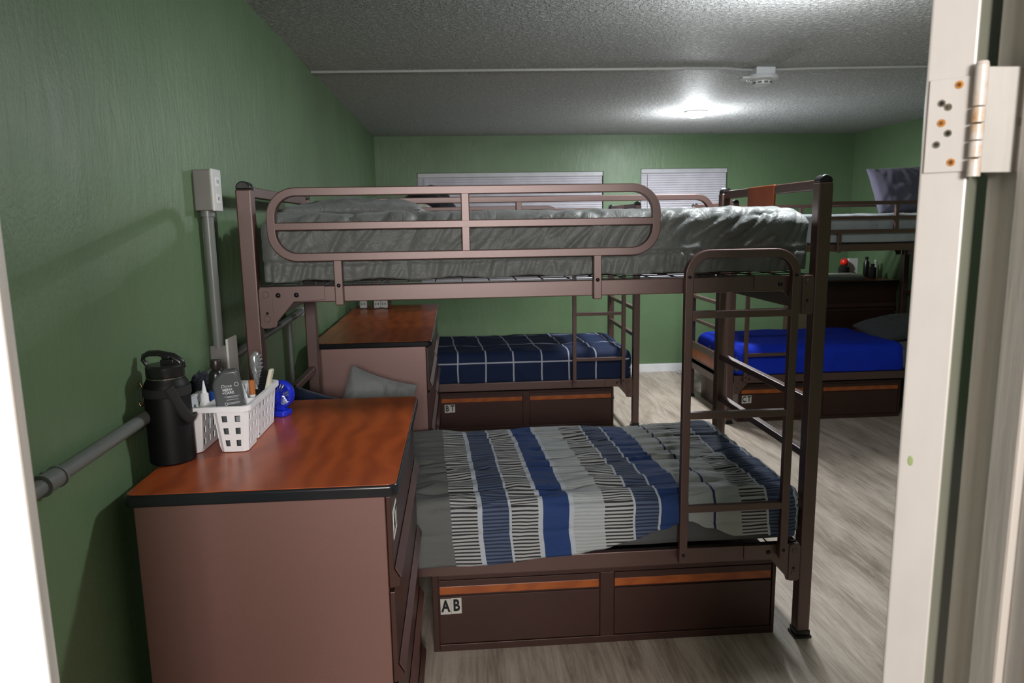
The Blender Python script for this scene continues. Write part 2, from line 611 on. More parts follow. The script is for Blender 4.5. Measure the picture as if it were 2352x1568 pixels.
# hallway behind the camera
m = MB(); m.box(-1.0, 2.6, -4.0, -3.9, 0, ZC); struct(m.build('wall_hall_back', M_HALL), 'pale hallway wall')
m = MB(); m.box(-1.1, -1.0, -3.9, YH, 0, ZC); struct(m.build('wall_hall_left', M_HALL))
m = MB(); m.box(2.6, 2.7, -3.9, YH, 0, ZC); struct(m.build('wall_hall_right', M_HALL))
m = MB(); m.box(-1.0, 2.6, -3.9, YH, ZC, ZC + 0.1); struct(m.build('ceiling_hall', M_HALL))

# window frames, panes and blinds
M_VINYL = simple('white_window_vinyl', (0.7, 0.7, 0.7), 0.4)
M_GLASS = mat('window_glass', (0.9, 0.95, 1.0), 0.03, 0, 0.5)
B(M_GLASS).inputs['Transmission Weight'].default_value = 0.9
M_BLIND = simple('white_blind_slats', (0.60, 0.575, 0.63), 0.45)
M_BLIND2 = simple('white_blind_headrail', (0.50, 0.50, 0.52), 0.4)


def window(n, W, label):
    x0, x1, z0, z1 = W
    m = MB()
    for a in ((x0, x0 + 0.035, z0, z1), (x1 - 0.035, x1, z0, z1), (x0, x1, z0, z0 + 0.035), (x0, x1, z1 - 0.035, z1),
              ((x0 + x1) / 2 - 0.02, (x0 + x1) / 2 + 0.02, z0, z1)):
        m.box(a[0], a[1], YB + 0.07, YB + 0.11, a[2], a[3])
    w_ = m.build('window_%d' % n, M_VINYL)
    struct(w_, label)
    g = MB(); g.box(x0 + 0.03, x1 - 0.03, YB + 0.085, YB + 0.09, z0 + 0.03, z1 - 0.03)
    g.build('pane', M_GLASS, w_)


def blind(W, label, wx):
    x0, x1, z0, z1 = W
    x0 += 0.006; x1 -= 0.006
    e = empty('window_blind', label, 'blind', ((x0 + x1) / 2, YB + 0.02, z0), 0, 'closed white blinds in the back windows')
    hw = (x1 - x0) / 2
    H = z1 - z0
    m = MB(); m.box(-hw, hw, -0.018, 0.022, H - 0.045, H - 0.003); m.build('headrail', M_BLIND2, e, 0.003)
    m = MB()
    z = H - 0.055
    while z > 0.035:
        a = 0.013
        # a nearly closed slat: tilted thin board
        y0, y1_ = -0.006, 0.006
        v = [m.bm.verts.new(c) for c in ((-hw + .004, y0, z - a), (hw - .004, y0, z - a), (hw - .004, y1_, z + a), (-hw + .004, y1_, z + a),
                                         (-hw + .004, y0 + .0015, z - a + .001), (hw - .004, y0 + .0015, z - a + .001), (hw - .004, y1_ + .0015, z + a + .001), (-hw + .004, y1_ + .0015, z + a + .001))]
        for q in ((0, 1, 2, 3), (7, 6, 5, 4), (0, 4, 5, 1), (2, 6, 7, 3), (0, 3, 7, 4), (1, 5, 6, 2)):
            m.face([v[i] for i in q])
        z -= 0.0235
    m.build('slats', M_BLIND, e)
    m = MB(); m.box(-hw + .004, hw - .004, -0.01, 0.012, 0.008, 0.026); m.build('bottom_rail', M_BLIND2, e, 0.002)
    m = MB(); m.cyl((wx - (x0 + x1) / 2, -0.026, H - 0.05), (wx - (x0 + x1) / 2, -0.026, H - 0.75), 0.004, n=6); m.build('tilt_wand', M_VINYL, e)


window(1, W1, 'wide window behind the left blind')
window(2, W2, 'narrower window behind the right blind')
blind(W1, 'wide closed white blind in the left window, behind the near upper bunk', 0.50)
blind(W2, 'narrow closed white blind in the right window, near the right headboard', 2.74)

# ------------------------------------------------------------------ ceiling fittings
M_GLOW = mat('lamp_glass', (1, 1, 1), 0.4)
B(M_GLOW).inputs['Emission Color'].default_value = (0.93, 0.97, 1.0, 1)
B(M_GLOW).inputs['Emission Strength'].default_value = 12


def ceiling_lamp(loc, label, group=None):
    e = empty('ceiling_lamp', label, 'lamp', (loc[0], loc[1], ZC), 0, group)
    m = MB(); m.lathe([(0.0, 0), (0.085, 0), (0.09, -0.012), (0.0, -0.014)], n=32); m.build('base_ring', M_WHITE, e, smooth='auto')
    m = MB(); m.lathe([(0.0, -0.018), (0.082, -0.018), (0.084, -0.03), (0.06, -0.045), (0.0, -0.052)], n=32); m.build('glass_shade', M_GLOW, e, smooth=True)
    return e


ceiling_lamp(LAMP1, 'round ceiling lamp above the near bunk bed')
ceiling_lamp(LAMP2, 'glowing round ceiling lamp deep in the room')
e = empty('wall_lamp', 'wide rectangular diffuser lamp on the hallway wall outside the doorway', 'lamp', (HALL[0], -3.9, HALL[2]))
m = MB(); m.box(-0.35, 0.35, 0, 0.05, -0.24, 0.24); m.build('housing', M_WHITE, e, 0.006)
M_DIFF = mat('lamp_diffuser', (0.9, 0.9, 0.9), 0.5)
B(M_DIFF).inputs['Emission Color'].default_value = (1.0, 0.96, 0.93, 1)
B(M_DIFF).inputs['Emission Strength'].default_value = 4
m = MB(); m.box(-0.32, 0.32, 0.05, 0.056, -0.21, 0.21); m.build('diffuser', M_DIFF, e, 0.002)

m = MB()
P = [(0.0, 1.852), (1.2, 1.80), (2.2, 1.765), (2.35, 1.765), (2.46, 1.80), (2.52, 1.81)]
m.tube([(x, y, ZC - 0.008) for x, y in P], 0.0075, 8)
P = [(2.64, 1.80), (2.70, 1.79), (2.85, 1.765), (3.5, 1.715), (XR, 1.61)]
m.tube([(x, y, ZC - 0.008) for x, y in P], 0.0075, 8)
for x, y in ((1.95, 1.79), (2.95, 1.775), (3.2, 1.755)):
    m.box(x - 0.008, x + 0.008, y - 0.02, y + 0.02, ZC - 0.012, ZC)
M_CABLE = simple('white_cable', (0.52, 0.52, 0.5), 0.5)
tag(m.build('ceiling_cable', M_CABLE, smooth='auto'), 'thin white surface cable crossing the ceiling to the smoke detector', 'cable')
e = empty('smoke_detector', 'white round smoke detector with mounting box on the ceiling', 'smoke detector', (2.58, 1.80, ZC))
m = MB(); m.box(-0.056, 0.056, -0.05, 0.05, -0.04, 0); m.build('mounting_box', M_WHITE, e, 0.004)
m = MB(); m.box(-0.13, 0.07, -0.035, 0.035, -0.062, -0.050); m.build('side_plate', M_WHITE, e, 0.004)
m = MB(); m.lathe([(0, -0.042), (0.088, -0.042), (0.094, -0.056), (0.088, -0.066), (0.055, -0.074), (0.055, -0.092), (0.045, -0.098), (0, -0.099)], n=40)
m.build('detector_body', M_WHITE, e, smooth='auto')
m = MB()
for k in range(10):
    a = 2 * PI * k / 10
    m.box(-0.011, 0.011, 0.053, 0.057, -0.089, -0.079)
    bmesh.ops.rotate(m.bm, verts=m.bm.verts[-8:], cent=(0, 0, 0), matrix=Matrix.Rotation(a, 3, 'Z'))
m.build('vent_slots', M_GREYBOX, e)
m = MB(); m.lathe([(0, -0.062), (0.008, -0.064), (0.008, -0.072), (0, -0.076)], (-0.075, -0.02, 0), 12); m.build('test_button', M_CHROME, e, smooth=True)


# ------------------------------------------------------------------ door frame and door
M_CREAMP = mat('cream_gloss_paint', (0.66, 0.575, 0.50), 0.35, 0, 0.5)
_f = noise_tex(M_CREAMP, coords(M_CREAMP, (1, 1, 0.5)), 7, 5, 0.6)
L(M_CREAMP, ramp(M_CREAMP, _f, [(0.3, (0.40, 0.375, 0.35)), (0.7, (0.46, 0.435, 0.41))]), B(M_CREAMP).inputs['Base Color'])
bump(M_CREAMP, noise_tex(M_CREAMP, coords(M_CREAMP, (6, 6, 1)), 9, 4), 0.12, 0.004)
M_JAMB = mat('worn_jamb_paint', (0.52, 0.47, 0.42), 0.4, 0, 0.5)
_f = noise_tex(M_JAMB, coords(M_JAMB, (1, 14, 0.4)), 4, 6, 0.65)
L(M_JAMB, ramp(M_JAMB, _f, [(0.3, (0.30, 0.29, 0.27)), (0.55, (0.39, 0.37, 0.34)), (0.75, (0.42, 0.35, 0.30))]), B(M_JAMB).inputs['Base Color'])
bump(M_JAMB, noise_tex(M_JAMB, coords(M_JAMB, (6, 6, 0.6)), 12, 5), 0.25, 0.004)

m = MB()
m.box(JL - 0.02, JL, YH, YF, 0, DH)
m.box(JL - 0.0, 0.3565, -1.7165, -1.7005, 0, DH)       # stop
m.box(JL - 0.09, JL - 0.004, YH - 0.018, YH, 0, DH + 0.07)       # casing
m.box(0.3555, 0.3575, -1.7150, -1.7000, 0, DH, 1)
struct(m.build('trim_1', [M_TRIM, M_JAMB], bevel=0.0008), 'white left door jamb')
m = MB()
m.box(JR, JR + 0.02, YH - 0.0, YF, 0, DH)
m.box(JR - 0.010, JR, YF - 0.090, YF - 0.052, 0, DH)
m.box(JR - 0.006, JR, YF - 0.150, YF - 0.135, 0, DH)
m.box(JR + 0.004, JR + 0.09, YH - 0.018, YH, 0, DH + 0.07)
struct(m.build('trim_2', M_JAMB, bevel=0.003), 'beige right door jamb')
m = MB(); m.box(JL - 0.02, JR + 0.02, YH, YF, DH, DH + 0.02)
struct(m.build('trim_3', M_CREAMP, bevel=0.002))

# the open door: hinge edge turned to the camera
TH = math.radians(44)               # how far past straight the leaf has swung
dx = Vector((math.cos(TH - 0), -math.sin(TH - 0), 0))     # across the edge (thickness), to the right
dy = Vector((math.sin(TH), math.cos(TH), 0))              # along the leaf, into the room
DTH = 0.043
door0 = Vector((1.2715, -1.700, 0))
door = bpy.data.objects.new('door_1', None)
COL.objects.link(door)
DM = Matrix((dx, dy, Vector((0, 0, 1)))).transposed().to_4x4()
DM.translation = door0
door.matrix_world = DM
struct(door, 'cream painted door swung open into the room, seen on its hinge edge')
M_DOORSHADE = simple('door_face_paint', (0.22, 0.22, 0.17), 0.4)  # olive face, darkened to carry the shade inside the hinge gap
m = MB(); m.box(0, DTH, 0, 0.93, 0.012, 2.03); m.bm.faces.ensure_lookup_table(); m.bm.faces[5].material_index = 1; m.build('door_panel', [M_CREAMP, M_DOORSHADE], door, 0.0025)
m = MB(); m.lathe([(0, 0), (0.016, 0), (0.016, 0.03), (0.028, 0.045), (0.026, 0.062), (0, 0.066)], n=24)
m.xform(Matrix.Translation((DTH, 0.87, 0.95)) @ Matrix.Rotation(PI / 2, 4, 'Y')); m.build('door_knob', M_CHROME, door, smooth=True)
# little green paint chip on the edge
M_RUST = simple('rust', (0.36, 0.15, 0.03), 0.7, 0, 0.3, 0.3, 400)
M_RUSTDK = simple('dark_rust', (0.14, 0.05, 0.01), 0.7)
M_RUSTY = mat('painted_hinge_rusty', (0.66, 0.58, 0.5), 0.35)
_f = noise_tex(M_RUSTY, coords(M_RUSTY), 38, 4, 0.6)
L(M_RUSTY, ramp(M_RUSTY, _f, [(0.50, (0.46, 0.42, 0.38)), (0.64, (0.42, 0.28, 0.17)), (0.74, (0.28, 0.12, 0.04))]), B(M_RUSTY).inputs['Base Color'])
M_CHIP = simple('green_paint_chip', (0.22, 0.28, 0.12), 0.5)
m = MB(); m.lathe([(0.0030, 0), (0.0026, 0.0004), (0, 0.0005)], n=9, sy=2.0); m.xform(Matrix.Translation((0.012, 0.0, 1.312)) @ Matrix.Rotation(PI / 2, 4, 'X')); m.build('paint_chip', M_CHIP, door)


def zpix(v):   # door-edge height for an image row near the edge
    return 1.789 + (1.039 - 1.789) * v / 1568


HZ0, HZ1 = zpix(358), zpix(158)
hin = MB()
hin.box(0.004, DTH + 0.002, -0.0028, 0, HZ0 + 0.002, HZ1 - 0.002)
hp = hin.build('hinge_leaf', M_CREAMP, door, 0.0008)
hp['label'] = 'painted hinge plate screwed to the door edge'
screws = [(0.030, 0.90, 'r'), (0.016, 0.73, 's'), (0.022, 0.685, 's'), (0.017, 0.53, 'r'), (0.0235, 0.42, 's'), (0.014, 0.31, 's'), (0.028, 0.12, 'r')]
for i, (sx_, f, k) in enumerate(screws):
    z = HZ0 + (HZ1 - HZ0) * f
    m = MB(); m.lathe([(0, 0.0), (0.0040, 0), (0.0036, 0.0008), (0.0022, 0.0008)], n=18); m.lathe([(0.0022, 0.0008), (0.0012, 0.0003), (0, 0.0003)], n=18, mi=1)
    m.xform(Matrix.Translation((sx_, -0.0027, z)) @ Matrix.Rotation(PI / 2, 4, 'X'))
    m.build('screw', [M_RUST, M_RUSTDK] if k == 'r' else [M_CHROME, M_BLACK], hp, smooth='auto')
m = MB()
kn = [(HZ0 - 0.004, HZ0 + 0.013), (HZ0 + 0.0145, HZ0 + 0.030), (HZ0 + 0.031, HZ0 + 0.046), (HZ0 + 0.0475, HZ0 + 0.062), (HZ0 + 0.063, HZ1 + 0.006)]
for a, b in kn:
    m.cyl((DTH + 0.006, -0.0085, a), (DTH + 0.006, -0.0085, b), 0.0060, n=20)
m.lathe([(0.0060, 0), (0.005, 0.003), (0, 0.0040)], (DTH + 0.006, -0.0085, HZ1 + 0.006), 20)
hb = m.build('hinge_barrel', M_RUSTY, door, smooth='auto', bevel=0.0006)
# jamb side leaf, part of the frame
m = MB()
m.box(JR - 0.0026, JR, -1.772, -1.700, HZ0, HZ1 + 0.004)
_b = door0 + dx * (DTH + 0.006) + dy * (-0.0085)
m.box(_b.x + 0.003, JR, _b.y - 0.0015, _b.y + 0.0015, HZ0, HZ1 + 0.004)
jh = m.build('hinge_leaf', M_JAMB, bpy.data.objects['trim_2'], 0.0008)
for f, yy in ((0.86, -1.728), (0.50, -1.742), (0.16, -1.722)):
    m = MB(); m.lathe([(0.0042, 0), (0.0036, 0.0010), (0, 0.0006)], n=16)
    m.xform(Matrix.Translation((JR - 0.0026, yy, HZ0 + (HZ1 - HZ0) * f)) @ Matrix.Rotation(-PI / 2, 4, 'Y')); m.build('screw', M_GREYBOX, jh)

# ------------------------------------------------------------------ bunk beds
BL, BW, PT = 2.01, 0.97, 0.05


def bunk_bed(label, loc, mirror=False, foot_panel=False, group=None):
    e = empty('bunk_bed', label, 'bunk bed', loc, 0, group)
    mi = BL if mirror else None

    def bolts(lst, parent, y=-0.003, r=0.0085, m_=M_BOLT):
        for x, z in lst:
            b = MB(); b.lathe([(r, 0), (r * 0.85, r * 0.45), (r * 0.4, r * 0.7), (0, r * 0.75)], n=14)
            b.xform(Matrix.Translation((x, y, z)) @ Matrix.Rotation(PI / 2, 4, 'X'))
            b.build('bolt', m_, parent, smooth=True, mirror=mi)
    for x in (0, BL - PT):
        for y in (0, BW - PT):
            p = MB(); p.box(x, x + PT, y, y + PT, 0.018, 1.70); po = p.build('post', M_METAL, e, 0.005, mirror=mi)
            c = MB(); k = 12
            poly = [(x + 0.0015, 1.70), (x + PT - 0.0015, 1.70)] + [(x + PT / 2 + (PT / 2 - 0.0015) * math.cos(PI * i / k), 1.704 + 0.022 * math.sin(PI * i / k)) for i in range(k + 1)]
            c.prism(poly, y + 0.0015, y + PT - 0.0015)
            c.build('post_cap', M_BLACK, po, 0.004, mirror=mi, smooth='auto')
            f = MB(); f.box(x - 0.008, x + PT + 0.008, y - 0.008, y + PT + 0.008, 0, 0.010); f.box(x - 0.003, x + PT + 0.003, y - 0.003, y + PT + 0.003, 0.010, 0.03)
            f.build('foot_pad', M_BLACK, po, 0.003, mirror=mi)
    for z0, z1 in ((1.327, 1.381), (0.322, 0.383)):
        for back in (0, 1):
            r = MB()
            y0, y1_ = (0.004, 0.034) if not back else (BW - 0.034, BW - 0.004)
            r.box(PT + 0.004, BL - PT - 0.004, y0, y1_, z0, z1)
            ro = r.build('side_rail', M_METAL, e, 0.003, mirror=mi)
            ya, yb_ = (-0.001, 0.003) if not back else (BW - 0.003, BW + 0.001)
            for s_ in (0, 1):
                g = MB()
                poly = [(0.056, z1 + 0.001), (0.268, z1 + 0.001), (0.268, z0 + 0.008), (0.165, z0 + 0.003), (0.108, z0 - 0.062), (0.104, z0 - 0.078), (0.098, z0 - 0.082), (0.056, z0 - 0.082)]
                if s_:
                    poly = [(BL - a, b) for a, b in poly]
                g.prism(poly, ya, yb_)
                g.build('bracket', M_METAL, ro, 0.0012, mirror=mi)
                sg = (lambda a: BL - a) if s_ else (lambda a: a)
                g = MB()
                g.prism(rrect(min(sg(0.053), sg(0.096)), max(sg(0.053), sg(0.096)), z0 - 0.084, z1, 0.012), ya - 0.0035 if not back else yb_, ya if not back else yb_ + 0.0035)
                g.build('end_plate', M_METAL, ro, 0.001, mirror=mi)
                if not back:
                    bolts([(sg(0.115), z1 - 0.028), (sg(0.175), z1 - 0.028)], ro, -0.001)
                    for cz in (z1 - 0.025, z0 - 0.052):
                        b = MB(); b.lathe([(0.011, 0), (0.010, 0.002), (0, 0.0022)], n=20)
                        b.xform(Matrix.Translation((sg(0.075), -0.0045, cz)) @ Matrix.Rotation(PI / 2, 4, 'X')); b.build('rivet', M_METAL, ro, mirror=mi, smooth='auto')
                    b = MB(); b.cyl((sg(0.077), -0.0043, z0 - 0.033), (sg(0.077), -0.0050, z0 - 0.033), 0.005, n=12); b.build('slot_hole', M_DARKHOLE, ro, mirror=mi)
    # sprung deck wires
    for zz in (1.3845, 0.3855):
        d = MB()
        for i in range(21):
            x = PT + 0.03 + i * (BL - 2 * PT - 0.06) / 20
            d.box(x - 0.0015, x + 0.0015, 0.012, BW - 0.012, zz - 0.002, zz + 0.002)
        for i in range(11):
            y = 0.02 + i * (BW - 0.04) / 10
            d.box(PT + 0.01, BL - PT - 0.01, y - 0.0015, y + 0.0015, zz - 0.002, zz + 0.0015)
        d.build('spring_deck', M_BLACK, e, mirror=mi)
    # end rails
    for xi, x in enumerate((PT / 2, BL - PT / 2)):
        for (z0, z1, hw) in ((1.675, 1.71, 0.014), (1.245, 1.30, 0.012), (0.905, 0.934, 0.0145), (0.700, 0.729, 0.0145), (0.325, 0.365, 0.012)):
            r = MB(); r.box(x - hw, x + hw, PT - 0.001, BW - PT + 0.001, z0, z1)
            r.build('end_rail', M_METAL, e, 0.003, mirror=mi)
        if xi == 1:
            r = MB(); r.box(x - 0.0155, x - 0.006, 0.385, 0.645, 1.36, 1.7115); o = r.build('headboard_inset', M_TOP, e, 0.002, mirror=mi)
            o['label'] = 'cherry wood inset in the end rail'
    if foot_panel:
        xx = BL - PT / 2
        r = MB(); r.box(xx - 0.012, xx + 0.012, PT, BW - PT, 0.46, 0.515); r.box(xx - 0.012, xx + 0.012, PT, BW - PT, 0.27, 0.375)
        r.build('end_rail', M_METAL, e, 0.003, mirror=mi)
        r = MB(); r.box(xx - 0.010, xx + 0.010, PT, BW - PT, 0.375, 0.46); o = r.build('headboard_inset', M_TOP, e, 0.001, mirror=mi)
        o['label'] = 'cherry wood inset in the low end rail'
    # front guard rail
    x0, x1, z0, z1 = 0.100, 1.398, 1.464, 1.702
    t = 0.028
    g = MB()
    gy = -0.031
    g.sweep(rrect(x0 + t / 2, x1 - t / 2, z0 + t / 2, z1 - t / 2, 0.082, 9), t, 0.027, gy)
    g.box(x0 + t * 0.6, x1 - t * 0.6, gy + 0.0005, gy + 0.0265, 1.565, 1.591)
    g.box(0.729, 0.757, gy + 0.0007, gy + 0.0263, z0 + t * 0.6, z1 - t * 0.6)
    go = g.build('guard_rail', M_METAL, e, 0.003, mirror=mi)
    for lx in (0.306, 1.170):
        l = MB(); l.box(lx, lx + 0.028, gy + 0.001, gy + 0.027, 1.318, z0 + 0.012); lo = l.build('support_leg', M_METAL, go, 0.003, mirror=mi)
        bolts([(lx + 0.014, 1.384)], go, gy + 0.001, 0.0068)
    # rear guard rail
    g = MB()
    x0, x1 = 0.066, BL - 0.066
    g.sweep(rrect(x0 + t / 2, x1 - t / 2, z0 + t / 2, z1 - t / 2, 0.075, 8), t, 0.027, BW + 0.003)
    g.box(x0 + t * 0.6, x1 - t * 0.6, BW + 0.0035, BW + 0.0295, 1.565, 1.591)
    g.box(BL / 2 - 0.014, BL / 2 + 0.014, BW + 0.0037, BW + 0.0293, z0 + t * 0.6, z1 - t * 0.6)
    for lx in (0.306, 1.676):
        g.box(lx, lx + 0.028, BW + 0.004, BW + 0.03, 1.318, z0 + 0.012)
    g.build('guard_rail', M_METAL, e, 0.003, mirror=mi)
    # ladder
    x0, x1 = 1.487, 1.892
    zt_ = 1.478
    r_ = 0.075
    w_ = 0.029
    ly = -0.034
    pts = [(x0 + w_ / 2, 0.342)] + [(x0 + w_ / 2 + r_ - r_ * math.cos(a), zt_ - w_ / 2 - r_ + r_ * math.sin(a)) for a in [k * PI / 18 for k in range(10)]]
    pts += [(x1 - w_ / 2 - r_ + r_ * math.cos(a), zt_ - w_ / 2 - r_ + r_ * math.sin(a)) for a in [PI / 2 - k * PI / 18 for k in range(10)]] + [(x1 - w_ / 2, 0.342)]
    l = MB(); l.sweep(pts, w_, 0.027, ly, closed=False)
    lo = l.build('ladder', M_METAL, e, 0.003, mirror=mi)
    for z in (1.255, 0.896, 0.549):
        r = MB(); r.box(x0 + w_ - 0.002, x1 - w_ + 0.002, ly + 0.001, ly + 0.026, z - 0.0125, z + 0.0125); r.build('rung', M_METAL, lo, 0.002, mirror=mi)
    for x in (x0 + w_ / 2, x1 - w_ / 2):
        bolts([(x, 1.386), (x, 0.376)], lo, ly, 0.0062)
    return e


XA, YA = 0.0765, 0.0
XBb, YBb = 0.150, 2.90
XCb, YCb = 2.845, 2.87
bedA = bunk_bed('nearest brown steel bunk bed with a striped quilt on its lower bunk', (XA, YA, 0), group='brown steel bunk beds')
bedB = copy_tree(bedA)
bedB.location = (XBb, YBb, 0)
bedB['label'] = 'brown steel bunk bed along the back wall with navy checked lower quilt'
bedC = bunk_bed('brown steel bunk bed at the right wall with a bright blue blanket', (XCb, YCb, 0), True, True, 'brown steel bunk beds')


# ------------------------------------------------------------------ tags with letters
def tag_plate(mb, letters, x0, x1, z0, z1, y):
    """two white cards with a black letter each, facing -y"""
    n = len(letters)
    wd = (x1 - x0) / n
    for i, c in enumerate(letters):
        a = x0 + i * wd
        sk = 0.0015 if i else 0
        mb.box(a + 0.0006, a + wd - 0.0006, y - 0.0012, y, z0 + sk, z1 + sk, 0)
        mb.text(c, (z1 - z0) * 1.02, (a + wd / 2, y - 0.0012, (z0 + z1) / 2 + sk), (1, 0, 0), (0, 0, 1), 1, offset=0.0024 * (z1 - z0) / 0.062, sx=0.70)
    return mb


def drawer_unit(label, loc, letters, ux, W=1.31, tx=0.03):
    e = empty('under_bed_drawer_unit', label, 'drawer unit', loc, 0, 'steel drawer units under the beds')
    H, D = 0.304, 0.86
    m = MB()
    m.box(0, W, 0.012, D, 0.0, H)
    m.box(0, 0.022, 0, 0.012, 0, H); m.box(W - 0.014, W, 0, 0.012, 0, H); m.box(0.022, W - 0.014, 0, 0.012, H - 0.018, H)
    m.box(0.022, W - 0.014, 0, 0.012, 0, 0.028); m.box(W / 2 - 0.026, W / 2 + 0.026, 0, 0.012, 0.028, H - 0.018)
    m.build('body', M_PANEL, e, 0.002)
    for i, (a, b) in enumerate(((0.026, W / 2 - 0.030), (W / 2 + 0.030, W - 0.018))):
        d = MB()
        d.box(a, b, 0.002, 0.0115, 0.032, 0.218); d.box(a, b, 0.0105, 0.0115, 0.218, H - 0.021)
        d.box(a, b, 0.002, 0.0115, 0.258, H - 0.022)
        do = d.build('drawer', M_PANEL, e, 0.0012)
        s_ = MB(); s_.box(a, b, 0.0035, 0.0112, 0.226, 0.258); s_.build('handle_strip', M_STRIP, do, 0.002)
        if i == 0:
            t = MB(); tag_plate(t, letters, a + tx, a + tx + 0.079, 0.150, 0.212, 0.0012)
            t.build('letter_tag', [M_CARD, M_INK], do)
    return e


drawer_unit('drawer unit tagged AB under the nearest bunk bed', (0.662, 0.045, 0), 'AB', 0, 1.305, 0.002)
drawer_unit('drawer unit tagged BT under the back wall bunk bed', (0.600, 2.945, 0), 'BT', 0, 1.37, 0.03)
drawer_unit('drawer unit tagged CT under the bed with the blue blanket', (2.955, 2.915, 0), 'CT', 0, 1.33, 0.004)


# ------------------------------------------------------------------ dressers
def dresser(label, loc, rz=0, tagged=False):
    """back to x=0, drawers face +x; footprint 0.60 x 0.84, height 1.005"""
    e = empty('dresser', label, 'dresser', loc, rz, 'brown steel dressers with cherry tops')
    W, D, H = 0.598, 0.845, 1.005
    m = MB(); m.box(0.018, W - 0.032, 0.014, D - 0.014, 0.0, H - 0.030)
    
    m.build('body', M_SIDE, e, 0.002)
    # top: laminate inside a black rounded edge band
    m = MB()
    m.prism(rrect(0, W, 0, D, 0.022, 6), H - 0.030, H - 0.0012, axis='z')
    m.build('top_edge_band', M_EDGE, e, 0.006, seg=3, smooth='auto')
    m = MB()
    m.prism(rrect(0.0045, W - 0.0045, 0.0045, D - 0.0045, 0.02, 6), H - 0.003, H, axis='z')
    m.build('top', M_TOP, e, 0.0008)
    zs = [(0.745, 0.968), (0.505, 0.735), (0.280, 0.495), (0.062, 0.270)]
    for i, (z0, z1) in enumerate(zs):
        d = MB()
        x0 = W - 0.031
        # front with the lower lip turned out as a pull
        poly = [(x0, z0), (x0 + 0.024, z0 + 0.004), (x0 + 0.026, z0 + 0.020), (x0 + 0.012, z0 + 0.045), (x0 + 0.012, z1), (x0, z1)]
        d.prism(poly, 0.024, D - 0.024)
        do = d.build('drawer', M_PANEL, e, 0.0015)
        s_ = MB(); s_.prism([(x0 + 0.0135, z0 + 0.0455), (x0 + 0.0265, z0 + 0.022), (x0 + 0.0285, z0 + 0.024), (x0 + 0.0145, z0 + 0.050)], 0.03, D - 0.03); s_.build('drawer_pull', M_METAL, do, 0.0006)
        if tagged and i == 0:
            t = MB()
            xx = x0 + 0.0125
            for k in range(2):
                t.box(xx, xx + 0.0012, 0.045 + k * 0.040, 0.084 + k * 0.040, 0.855, 0.925, 0)
                t.text('AT'[k], 0.07, (xx + 0.0012, 0.0645 + k * 0.040, 0.89), (0, 1, 0), (0, 0, 1), 1, offset=0.0015, sx=0.8)
            t.build('letter_tag', [M_CARD, M_INK], do)
    return e


dresser('nearest brown dresser with cherry top, carrying the black bottle and white caddy', (0.045, -0.885, 0), 0, True)
dresser('brown dresser with cherry top standing just behind the near bunk bed', (0.050, 1.130, 0))
dresser('second brown dresser behind the near bunk, touching the first, below white adapters', (0.045, 1.985, 0))
dresser('dark brown dresser behind the blue-blanket bunk, cluttered with papers and bottles', (4.02, 4.52, 0), -PI / 2)


# ------------------------------------------------------------------ soft goods
def nz(x, y, z=0.0):
    return noise.noise(Vector((x, y, z)))


def ridged(x, y, z=0.0):
    return 1 - 2 * min(1, abs(nz(x, y, z)) * 2.2)


